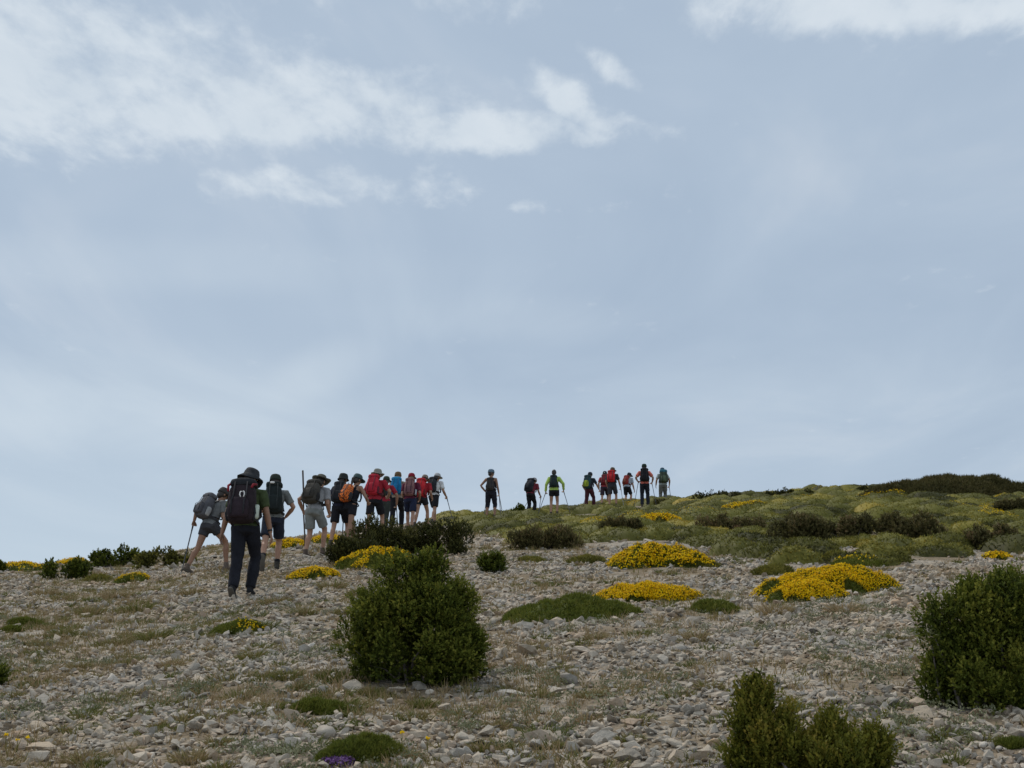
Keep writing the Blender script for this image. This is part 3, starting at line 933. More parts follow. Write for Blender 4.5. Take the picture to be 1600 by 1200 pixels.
def scatter(n, y0, y1, umax, smin, smax, power, variants, mask_seed, thr, sink):
    """stones over the slope between two distances"""
    y = np.sqrt(rng.uniform(y0 ** 2, y1 ** 2, n))
    x = rng.uniform(-1, 1, n) * (umax * y + (2.0 if y1 < 25 else 0.5))
    s = smin * (smax / smin) ** (rng.random(n) ** power)
    bare = fbm(x / 1.3, y / 1.8, mask_seed, 3)
    ok = (bare > thr) | (rng.random(n) < 0.25)
    x, y, s = x[ok], y[ok], s[ok]
    z = ground(x, y)
    ok = free(x, y, 0.97)
    m = scrub_mask(x, y, z) & (rng.random(len(x)) > 0.22)
    ok &= ~m
    x, y, s, z = x[ok], y[ok], s[ok], z[ok]
    Vl, Fl, Rl = [], [], []
    o = 0
    which = rng.integers(len(variants), size=len(x))
    for k, (V, F) in enumerate(variants):
        idx = np.nonzero(which == k)[0]
        m_ = len(idx)
        if not m_:
            continue
        a = rng.uniform(0, 2 * math.pi, m_)
        tx = rng.normal(0, 0.5, m_)
        ty = rng.normal(0, 0.5, m_)
        sc3 = s[idx][:, None] * np.stack([rng.uniform(0.8, 1.25, m_), rng.uniform(0.8, 1.2, m_), rng.uniform(0.7, 1.25, m_)], 1)
        P_ = V[None] * sc3[:, None, :]
        c, sn = np.cos(tx)[:, None], np.sin(tx)[:, None]
        P_ = np.stack([P_[..., 0], P_[..., 1] * c - P_[..., 2] * sn, P_[..., 1] * sn + P_[..., 2] * c], -1)
        c, sn = np.cos(ty)[:, None], np.sin(ty)[:, None]
        P_ = np.stack([P_[..., 0] * c + P_[..., 2] * sn, P_[..., 1], -P_[..., 0] * sn + P_[..., 2] * c], -1)
        c, sn = np.cos(a)[:, None], np.sin(a)[:, None]
        P_ = np.stack([P_[..., 0] * c - P_[..., 1] * sn, P_[..., 0] * sn + P_[..., 1] * c, P_[..., 2]], -1)
        P_ = P_ + np.stack([x[idx], y[idx], z[idx] + s[idx] * sink], 1)[:, None, :]
        Vl.append(P_.reshape(-1, 3))
        Fl.append((F[None] + (np.arange(m_) * len(V))[:, None, None] + o).reshape(-1, 3))
        Rl.append(np.repeat(np.clip(rng.beta(2.2, 2.0, m_), 0, 1), len(F)))
        o += m_ * len(V)
    return np.concatenate(Vl), np.concatenate(Fl), np.concatenate(Rl)


layers = [scatter(39000, 5.5, 15, 0.47, 0.016, 0.052, 1.1, VAR, 5, 0.38, 0.25),
          scatter(4800, 5.5, 20, 0.47, 0.05, 0.10, 1.7, VAR, 5, 0.42, 0.22),
          scatter(31000, 14, 28, 0.47, 0.024, 0.08, 1.4, VAR_LO, 5, 0.38, 0.22),
          scatter(16000, 27, 62, 0.44, 0.045, 0.14, 1.5, VAR_LO, 5, 0.38, 0.2)]
o = 0
Vl, Fl, Rl = [], [], []
for V, F, r_ in layers:
    Vl.append(V)
    Fl.append(F + o)
    Rl.append(r_)
    o += len(V)
scree = link('loose_stones', mesh_np('loose_stones', np.concatenate(Vl), [np.concatenate(Fl)], [np.concatenate(Rl)], smooth=(np.concatenate(Rl) * 977 % 1.0 < 0.2)), M_STONE, hill)
scree['kind'] = 'stuff'

# the stones that show largest: one object each
FINE = [rock_mesh_fine(300 + s) for s in range(18)]
for me in FINE:
    me.materials.append(M_STONE1)
hero = [(980, 1190, 84, .9), (905, 1172, 60, .8), (845, 1160, 74, .8), (1300, 1100, 52, .9), (1342, 1112, 40, 1), (1578, 1114, 42, .8), (658, 1076, 44, 1.1), (625, 1084, 54, .7),
        (555, 1080, 60, .8), (245, 1090, 40, 1), (330, 1118, 42, .8), (300, 1122, 34, .7), (820, 1026, 62, .7), (905, 1022, 56, .6), (60, 1140, 54, .7), (62, 1176, 70, .6),
        (1235, 1036, 44, 1), (1270, 992, 38, .8), (650, 1150, 52, .6), (735, 1168, 66, .5), (1060, 1190, 60, .8), (1190, 1170, 44, 1), (450, 1100, 34, .8), (505, 1082, 36, .8),
        (220, 1108, 44, .8), (380, 1130, 40, 1), (1105, 1180, 54, .9), (935, 1140, 42, 1), (1060, 1112, 40, .7), (1165, 1100, 46, .8), (800, 1088, 50, .6), (870, 975, 34, 1),
        (815, 985, 52, .9), (1085, 975, 40, 1), (1480, 1120, 50, .9), (1530, 1135, 40, 1), (1430, 1150, 60, .7), (1250, 1175, 40, .9), (700, 1110, 46, .7), (780, 1195, 60, .8),
        (1080, 838, 40, .6), (60, 1190, 60, .7), (170, 1195, 46, .8), (330, 1180, 40, .8), (400, 1160, 44, .9)]
spots = []
for (px, py, wp, fl) in hero:
    p = at(px, py)
    spots.append((p, wp / 2 * mpp(p), fl))
cnt = 0
while len(spots) < 300:
    py = 1215 - 260 * random.random() ** 1.7
    px = random.uniform(-60, 1660)
    p = at(px, py)
    if not free(np.array([p.x]), np.array([p.y]))[0]:
        continue
    spots.append((p, random.uniform(0.045, 0.085) * (1.3 if random.random() < 0.15 else 1), random.uniform(0.7, 1.0)))
for k, (p, s, fl) in enumerate(spots):
    st = link('stone', FINE[k % len(FINE)], None, hill)
    st.location = (p.x, p.y, p.z + s * 0.16)
    st.scale = (s * random.uniform(0.95, 1.1), s * random.uniform(0.8, 1.1), s * fl * random.uniform(0.75, 1.0))
    st.rotation_euler = (random.gauss(0, 0.2), random.gauss(0, 0.2), random.uniform(0, 6.28))


# ------------------------------------------------------------------ grass and herbs
def tuft_data(n, r, h, tone):
    a = rng.uniform(0, 2 * math.pi, n)
    rr = r * np.sqrt(rng.random(n))
    b = np.stack([rr * np.cos(a), rr * np.sin(a), np.zeros(n)], 1)
    out = np.stack([np.cos(a), np.sin(a), np.zeros(n)], 1) * (0.25 + 0.55 * rr / r)[:, None] + rng.normal(0, 0.22, (n, 3))
    d1 = unit(out + np.array([0, 0, 1.0]))
    d2 = unit(out * 1.9 + np.array([0, 0, 0.55]))
    L = h * rng.uniform(0.5, 1.15, n)[:, None]
    W = 0.0028 + 0.02 * h
    s = unit(np.cross(d1, rng.normal(size=(n, 3)))) * W
    m = b + d1 * L * 0.55
    t = m + d2 * L * 0.5
    V = np.stack([b - s, b + s, m + s * 0.7, m - s * 0.7, t], 1).reshape(-1, 3)
    i = np.arange(n)[:, None] * 5
    return V, i + np.array([[0, 1, 2, 3]]), i + np.array([[3, 2, 4]]), np.clip(tone + rng.normal(0, 0.16, n), 0, 1)


TUFTS = [(100, 993, 44, .35), (215, 955, 50, .3), (240, 1000, 60, .35), (125, 1045, 40, .45), (405, 985, 60, .18), (430, 945, 50, .55), (395, 1030, 50, .4), (450, 1060, 50, .35),
         (515, 1060, 46, .25), (580, 1085, 44, .35), (270, 1042, 44, .7), (185, 1008, 44, .5), (60, 1010, 40, .5), (470, 1078, 40, .4), (780, 1140, 46, .6), (860, 1170, 46, .25),
         (920, 1090, 46, .55), (1000, 1130, 52, .35), (985, 1160, 44, .4), (850, 1090, 40, .4), (660, 1105, 50, .3), (760, 1175, 60, .5), (880, 1050, 40, .4), (1110, 1078, 50, .5),
         (1245, 1110, 50, .3), (1420, 1130, 46, .3), (1470, 1155, 62, .25), (1540, 1165, 54, .3), (1560, 1110, 56, .35), (640, 1185, 50, .7), (300, 1190, 70, .65), (130, 1195, 70, .6),
         (340, 1165, 50, .5), (250, 1135, 36, .6), (205, 1178, 40, .6), (540, 960, 40, .5), (1090, 1000, 50, .7), (1210, 960, 60, .75), (1320, 958, 60, .8), (930, 1000, 40, .6),
         (70, 930, 54, .7), (180, 935, 50, .7), (300, 930, 44, .65), (520, 920, 50, .5), (560, 930, 40, .4), (480, 960, 44, .55), (1500, 1015, 44, .5), (1400, 1000, 36, .5),
         (20, 1090, 36, .5), (140, 960, 50, .5)]
GT = 'tufts of grass among the stones'
MARKS = [(645, 970, 110, 100, 'the large central bush'), (1520, 1000, 95, 110, 'the ragged right-hand bush'), (1265, 1150, 125, 60, 'the yellowish lower-right bush'), (378, 880, 30, 55, 'the tall front hiker'),
         (890, 955, 120, 20, 'the long flat green mat'), (1280, 915, 115, 25, 'the widest yellow cushion'), (567, 1175, 68, 24, 'the dense green bottom cushion'), (494, 1106, 43, 15, 'the flat green cushion'),
         (372, 978, 38, 14, 'the green cushion with yellow tip'), (30, 973, 28, 12, 'the leftmost green cushions'), (1013, 925, 70, 16, 'the domed yellow cushion'), (322, 880, 25, 20, 'the bent hiker at far left'),
         (490, 895, 36, 12, 'the small yellow cushion'), (0, 1055, 15, 20, 'the bush at the left edge'), (20, 1170, 40, 10, 'the three tiny yellow flowers'), (152, 903, 22, 8, 'the small olive cushion at left')]
_used = set()


def tuft_label(px, py, wp, tone):
    col = 'green' if tone < 0.32 else 'olive' if tone < 0.5 else 'straw-brown' if tone < 0.68 else 'brown'
    size = 'small' if wp < 44 else 'medium' if wp < 54 else 'broad'
    opts = []
    for mx_, my_, hw, hh_, nm in MARKS:
        dx, dy = px - mx_, py - my_
        gx_, gy_ = max(0, abs(dx) - hw), max(0, abs(dy) - hh_)
        rel = ('left of' if dx < 0 else 'right of') if gx_ > gy_ * 1.2 else ('below' if dy > 0 else 'above')
        opts.append((gx_ + 1.5 * gy_, rel, nm))
    opts.sort()
    for d_, rel, nm in opts:
        near = 'just ' if d_ < 40 else '' if d_ < 110 else 'well '
        lab = f'{size} {col} grass tuft {near}{rel} {nm}'
        if lab not in _used:
            _used.add(lab)
            return lab
    return f'{size} {col} grass tuft'


for (px, py, wp, tone) in TUFTS:
    p = at(px, py)
    s = mpp(p)
    r = wp / 2 * s
    V, q, t3, rn = tuft_data(260, r * 0.8, min(0.16, r * 0.75), tone)
    V[:, 2] += ground(V[:, 0] + p.x, V[:, 1] + p.y) - p.z - 0.01
    me = mesh_np('grass_tuft', V, [q, t3], [rn, rn])
    ob = link('grass_tuft', me, M_GRASS, None, p)
    ob['label'] = tuft_label(px, py, wp, tone)
    ob['category'] = 'grass tuft'
    ob['group'] = GT

# countless little dry grasses and silvery herbs
n = 26000
y = rng.uniform(5.5, 40, n)
x = rng.uniform(-1, 1, n) * (0.46 * y + 1.5)
msk = fbm(x / 1.3, y / 1.8, 5, 3)
ok = ((msk < 0.47) | (rng.random(n) < 0.12)) & free(x, y)
ok &= (x < 0.05 * y) | (rng.random(n) < 0.4)
ok &= ~scrub_mask(x, y, ground(x, y))
x, y = x[ok], y[ok]
z = ground(x, y)
kb = 9
X = np.repeat(x, kb) + rng.normal(0, 0.035, len(x) * kb)
Y = np.repeat(y, kb) + rng.normal(0, 0.035, len(x) * kb)
Z = ground(X, Y)
d = np.stack([rng.normal(0, 0.5, len(X)), rng.normal(0, 0.5, len(X)), np.ones(len(X))], 1)
hh = np.repeat(rng.uniform(0.04, 0.12, len(x)), kb) * rng.uniform(0.6, 1.2, len(X))
bv, bf = blade_tris(np.stack([X, Y, Z], 1), d, hh, 0.0035 + 0.00013 * Y)
tone = np.clip(np.repeat(0.62 + 0.5 * (fbm(x / 2.5, y / 3.5, 71) - 0.5) + rng.normal(0, 0.12, len(x)), kb) + rng.normal(0, 0.08, len(X)), 0, 1)
GV, GQ, GT3, GR1, GR2 = [bv], [], [bf], [], [tone]
go_ = len(bv)
kk = 0
while kk < 900:
    ty_ = rng.uniform(6, 30)
    tx_ = rng.uniform(-1, 1) * (0.42 * ty_ + 1.0)
    if tx_ > 0.05 * ty_ and rng.random() < 0.45:
        continue
    if not free(np.array([tx_]), np.array([ty_]))[0] or scrub_mask(np.array([tx_]), np.array([ty_]), ground(np.array([tx_]), np.array([ty_])))[0]:
        continue
    kk += 1
    r_ = rng.uniform(0.05, 0.17)
    V_, q_, t_3, rn_ = tuft_data(int(50 + 420 * r_), r_, rng.uniform(0.045, 0.10), rng.choice([0.05, 0.15, 0.25, 0.35, 0.5, 0.7]) + rng.normal(0, .05))
    V_[:, 0] += tx_
    V_[:, 1] += ty_
    V_[:, 2] += ground(V_[:, 0], V_[:, 1]) - 0.01
    GV.append(V_)
    GQ.append(q_ + go_)
    GT3.append(t_3 + go_)
    GR1.append(rn_)
    GR2.append(rn_)
    go_ += len(V_)
dg_ = link('dry_grass', mesh_np('dry_grass', np.concatenate(GV), [np.concatenate(GQ), np.concatenate(GT3)], [np.concatenate(GR1), np.concatenate(GR2)]), M_GRASS)
dg_['kind'] = 'stuff'
dg_['label'] = 'thin brown dry grass scattered all over the stony slope'
dg_['category'] = 'grass'

n = 3600
y = rng.uniform(5.5, 18, n)
x = rng.uniform(-1, 1, n) * (0.46 * y + 1.5)
ok = (fbm(x / 0.9, y / 0.9, 23, 3) > 0.56) & free(x, y)
x, y = x[ok], y[ok]
kb = 36
X = np.repeat(x, kb) + rng.normal(0, 0.045, len(x) * kb)
Y = np.repeat(y, kb) + rng.normal(0, 0.045, len(x) * kb)
Z = ground(X, Y) + rng.uniform(0.01, 0.06, len(X))
lv, lf = leaf_quads(np.stack([X, Y, Z], 1), rng.normal(size=(len(X), 3)) + np.array([0, 0, 0.8]), 0.022, 0.006)
hb = link('silver_herbs', mesh_np('silver_herbs', lv, [lf], [np.clip(np.repeat(rng.normal(0.5, 0.2, len(x)), kb) + rng.normal(0, 0.12, len(X)), 0, 1)]), M_HERB)
hb['kind'] = 'stuff'
hb['label'] = 'small silvery green herbs creeping between the foreground stones'
hb['category'] = 'herbs'

px_cushion('thyme_cushion', 'small purple flowering clump at the bottom edge of the picture', 533, 1199, 52, 16, 700, 0.03, M_CUSH, cat='flower', flowers=1200, fsize=0.016, fthr=0.2, fl_mat=M_PURPLE, seed=61)
GF = 'single yellow flowers near the bottom edge'
for (px, py, lab) in ((8, 1164, 'tiny yellow flower, leftmost at the lower left corner'), (26, 1172, 'tiny yellow flower, middle of three at the lower left corner'),
                      (42, 1168, 'tiny yellow flower, rightmost of three at the lower left corner'), (668, 1171, 'tiny yellow flower right of the bottom green cushion'),
                      (628, 1162, 'tiny pale yellow flower above the bottom green cushion')):
    p = at(px, py + 4)
    root = thing('yellow_flower', lab, 'flower', p, 0, GF)
    k = 14
    fv, ff = leaf_quads(np.zeros((k, 3)) + np.array([0, 0, 0.075]), unit(rng.normal(size=(k, 3)) * np.array([1, 1, .4])), 0.016, 0.006)
    link('petals', mesh_np('petals', fv, [ff], [np.full(k, .9)]), M_YEL, root)
    sv, sf = blade_tris(np.zeros((5, 3)) - np.array([0, 0, 0.02]), np.array([[0, 0, 1], [0.02, 0, 1], [.5, .2, .6], [-.5, .1, .6], [0, -.5, .6]]), np.array([.1, .1, .05, .05, .05]), 0.005)
    link('stalk', mesh_np('stalk', sv, [sf], [np.full(5, .3)]), M_GRASS, root)
# ------------------------------------------------------------------ people
def v3(*a):
    return np.array(a, float)


class Geo:
    """closed tubes and ellipsoids collected before they are fused into one skin"""
    def __init__(self):
        self.V, self.F, self.n = [], [], 0

    def add(self, V, F):
        self.V.append(np.asarray(V, float))
        self.F += [[i + self.n for i in f] for f in F]
        self.n += len(V)

    def tube(self, pts, rad, side=(1, 0, 0), k=12, cap=0.7):
        pts = [np.asarray(p, float) for p in pts]
        rad = [r if isinstance(r, tuple) else (r, r) for r in rad]
        m = len(pts)
        tang = []
        for i in range(m):
            a = pts[max(i - 1, 0)]
            b = pts[min(i + 1, m - 1)]
            t = b - a
            tang.append(t / (np.linalg.norm(t) + 1e-9))
        rings = []
        side = np.asarray(side, float)

        def ring(c, t, r):
            s = side - t * np.dot(side, t)
            if np.linalg.norm(s) < 1e-3:
                s = np.cross(t, v3(0, 0, 1)) + v3(1e-4, 0, 0)
            s = s / np.linalg.norm(s)
            f_ = np.cross(t, s)
            a = np.arange(k) * 2 * math.pi / k
            return c + np.outer(np.cos(a), s) * r[0] + np.outer(np.sin(a), f_) * r[1]
        e0 = min(rad[0]) * cap
        e1 = min(rad[-1]) * cap
        if cap > 0:
            rings.append(ring(pts[0] - tang[0] * e0 * 0.75, tang[0], tuple(r * 0.68 for r in rad[0])))
        for p, t, r in zip(pts, tang, rad):
            rings.append(ring(p, t, r))
        if cap > 0:
            rings.append(ring(pts[-1] + tang[-1] * e1 * 0.75, tang[-1], tuple(r * 0.68 for r in rad[-1])))
        V = np.concatenate(rings + [(pts[0] - tang[0] * e0)[None], (pts[-1] + tang[-1] * e1)[None]])
        nr = len(rings)
        F = []
        for i in range(nr - 1):
            for j in range(k):
                F.append([i * k + j, i * k + (j + 1) % k, (i + 1) * k + (j + 1) % k, (i + 1) * k + j])
        a0, a1 = nr * k, nr * k + 1
        for j in range(k):
            F.append([a0, (j + 1) % k, j])
            F.append([a1, (nr - 1) * k + j, (nr - 1) * k + (j + 1) % k])
        self.add(V, F)

    def ball(self, c, ax, n=10):
        """ellipsoid: c centre, ax = three axis vectors (rows)"""
        ax = np.asarray(ax, float)
        V, F = [], []
        for i in range(n + 1):
            th = math.pi * i / n
            for j in range(2 * n):
                ph = math.pi * j / n
                V.append(c + ax[0] * math.sin(th) * math.cos(ph) + ax[1] * math.sin(th) * math.sin(ph) + ax[2] * math.cos(th))
        for i in range(n):
            for j in range(2 * n):
                F.append([i * 2 * n + j, (i + 1) * 2 * n + j, (i + 1) * 2 * n + (j + 1) % (2 * n), i * 2 * n + (j + 1) % (2 * n)])
        self.add(np.array(V), F)

    def mesh(self, name='part', smooth=True):
        me = bpy.data.meshes.new(name)
        V = np.concatenate(self.V)
        me.from_pydata(V.tolist(), [], self.F)
        me.validate()
        bm = bmesh.new()
        bm.from_mesh(me)
        bmesh.ops.remove_doubles(bm, verts=bm.verts, dist=1e-5)
        bmesh.ops.recalc_face_normals(bm, faces=bm.faces)
        bm.to_mesh(me)
        bm.free()
        for p in me.polygons:
            p.use_smooth = smooth
        return me

    def fused(self, name, voxel, iters=3, fold=0.0, ratio=1.0):
        """one continuous skin round everything collected"""
        me = self.mesh('tmp')
        ob = bpy.data.objects.new('tmp', me)
        scene.collection.objects.link(ob)
        md = ob.modifiers.new('r', 'REMESH')
        md.mode = 'VOXEL'
        md.voxel_size = voxel
        ms = ob.modifiers.new('s', 'SMOOTH')
        ms.factor = 0.5
        ms.iterations = iters
        if ratio < 1:
            dc = ob.modifiers.new('d', 'DECIMATE')
            dc.ratio = ratio
        dg = bpy.context.evaluated_depsgraph_get()
        res = bpy.data.meshes.new_from_object(ob.evaluated_get(dg))
        res.name = name
        bpy.data.objects.remove(ob)
        bpy.data.meshes.remove(me)
        if fold > 0:
            n = len(res.vertices)
            co = np.zeros(n * 3, np.float32)
            res.vertices.foreach_get('co', co)
            co = co.reshape(-1, 3).astype(float)
            nm = np.zeros(n * 3, np.float32)
            res.vertices.foreach_get('normal', nm)
            nm = nm.reshape(-1, 3)
            f = fbm(co[:, 0] * 8 + co[:, 2] * 5 + 50, co[:, 2] * 15 - co[:, 1] * 9 + 50, 13, 3) - 0.5
            co += nm * (f * 2 * fold)[:, None]
            res.vertices.foreach_set('co', co.astype(np.float32).ravel())
        for p in res.polygons:
            p.use_smooth = True
        res.update()
        return res


def ik(a, b, l1, l2, hint):
    """middle joint between a and b; returns (joint, end)"""
    d = b - a
    L = np.linalg.norm(d)
    d = d / L
    if L > (l1 + l2) * 0.995:
        L = (l1 + l2) * 0.995
        b = a + d * L
    x = (l1 * l1 - l2 * l2 + L * L) / (2 * L)
    hgt = math.sqrt(max(l1 * l1 - x * x, 0))
    hint = np.asarray(hint, float)
    hp = hint - d * np.dot(hint, d)
    hp = hp / (np.linalg.norm(hp) + 1e-9)
    return a + d * x + hp * hgt, b


def rotx(p, a):
    c, s = math.cos(a), math.sin(a)
    return np.array([p[0], p[1] * c - p[2] * s, p[1] * s + p[2] * c])


def rotz(p, a):
    c, s = math.cos(a), math.sin(a)
    return np.array([p[0] * c - p[1] * s, p[0] * s + p[1] * c, p[2]])


def hat_mesh(kind, F, s):
    """F(x,y,z) head-frame -> person-frame; crown and brim in one closed shell"""
    V, Fc = [], []
    k = 20
    if kind == 'bucket':
        prof = [(0.0, .138), (.05, .136), (.082, .122), (.096, .085), (.103, .040), (.112, .030), (.152, .004), (.154, -.004), (.110, .018), (.095, .026), (.092, .06), (.07, .105), (0.0, .118)]
    elif kind == 'narrow':
        prof = [(0.0, .138), (.05, .136), (.082, .122), (.096, .085), (.103, .040), (.108, .020), (.124, -.012), (.124, -.018), (.106, .010), (.095, .026), (.092, .06), (.07, .105), (0.0, .118)]
    elif kind == 'sunhat':
        prof = [(0.0, .142), (.055, .138), (.085, .120), (.097, .080), (.104, .040), (.125, .034), (.178, .036), (.179, .028), (.12, .024), (.095, .030), (.092, .06), (.07, .105), (0.0, .12)]
    elif kind == 'floppy':
        prof = [(0.0, .140), (.05, .137), (.084, .120), (.098, .080), (.105, .038), (.118, .018), (.162, -.035), (.160, -.045), (.112, .006), (.096, .026), (.092, .06), (.07, .105), (0.0, .118)]
    else:                                     # cap or bandana crown
        prof = [(0.0, .134), (.05, .130), (.08, .115), (.096, .080), (.102, .035), (.104, .005), (.100, .004), (.095, .035), (.09, .06), (.07, .10), (0.0, .115)]
    for r, z in prof:
        for j in range(k):
            a = 2 * math.pi * j / k
            w_ = 1 + (0.05 * math.sin(2 * a + 1) + 0.03 * math.sin(5 * a)) * (r > .11)
            dz = (0.018 * math.sin(2 * a + .5) + 0.008 * math.sin(3 * a)) * (r > .13)
            V.append(F(r * math.cos(a) * w_ * s, (r * 1.14 * math.sin(a) * w_ - .004) * s, (z + dz) * s))
    for i in range(len(prof) - 1):
        for j in range(k):
            Fc.append([i * k + j, i * k + (j + 1) % k, (i + 1) * k + (j + 1) % k, (i + 1) * k + j])
    g = Geo()
    g.add(np.array(V), Fc)
    if kind == 'cap':
        Vv, Fv = [], []
        m = 9
        for i in range(m):
            a = math.pi * (0.12 + 0.76 * i / (m - 1))
            for (rr, zz) in ((.098, .040), (.185 * (0.72 + 0.28 * math.sin(a)), .012), (.183 * (0.72 + 0.28 * math.sin(a)), .006), (.096, .032)):
                Vv.append(F(rr * math.cos(a) * s * 1.0, rr * 1.1 * math.sin(a) * s, (zz + 0.012 * math.sin(a)) * s))
        for i in range(m - 1):
            for j in range(4):
                Fv.append([i * 4 + j, i * 4 + (j + 1) % 4, (i + 1) * 4 + (j + 1) % 4, (i + 1) * 4 + j])
        Fv.append([0, 1, 2, 3])
        Fv.append([(m - 1) * 4 + 3, (m - 1) * 4 + 2, (m - 1) * 4 + 1, (m - 1) * 4])
        g.add(np.array(Vv), Fv)
    return g.mesh('hat')


def rounded(w, d, z0, z1, y0, taper=(0.86, 1.0, 1.0, 0.9, 0.72), k=20, sq=3.2, bulge=0.0):
    """soft box: rings of rounded rectangles from z0 to z1; y0 is its flat (back-panel) side, depth goes to -y"""
    g = Geo()
    zs = [0.0, 0.10, 0.5, 0.86, 1.0]
    V, F = [], []
    lev = [(zs[0], taper[0] * 0.8, 0.7)] + [(z, t, 1.0) for z, t in zip(zs, taper)] + [(1.0 + 0.03, taper[-1] * 0.8, 0.75)]
    for i, (z, t, dd) in enumerate(lev):
        zz = z0 + (z1 - z0) * (z if 0 < i < len(lev) - 1 else (-0.03 if i == 0 else 1.03))
        for j in range(k):
            a = 2 * math.pi * j / k
            ca, sa = math.cos(a), math.sin(a)
            x = w / 2 * t * math.copysign(abs(ca) ** (2 / sq), ca)
            y = d / 2 * (0.5 + 0.5 * t) * dd * math.copysign(abs(sa) ** (2 / sq), sa)
            x *= 1 + 0.04 * math.sin(3 * a + z * 5)
            V.append((x, y0 - d / 2 + y - bulge * (1 - (2 * z - 0.8) ** 2) * (sa < 0), zz))
    n = len(lev)
    for i in range(n - 1):
        for j in range(k):
            F.append([i * k + j, i * k + (j + 1) % k, (i + 1) * k + (j + 1) % k, (i + 1) * k + j])
    V.append((0, y0 - d / 2, z0 - (z1 - z0) * 0.035))
    V.append((0, y0 - d / 2, z1 + (z1 - z0) * 0.04))
    for j in range(k):
        F.append([n * k, (j + 1) % k, j])
        F.append([n * k + 1, (n - 1) * k + j, (n - 1) * k + (j + 1) % k])
    g.add(np.array(V), F)
    return g


def strip(g, pts, wid, thick, side):
    g.tube(pts, [(wid, thick)] * len(pts), side=side, k=8, cap=0.3)


PEOPLE_INFO = []


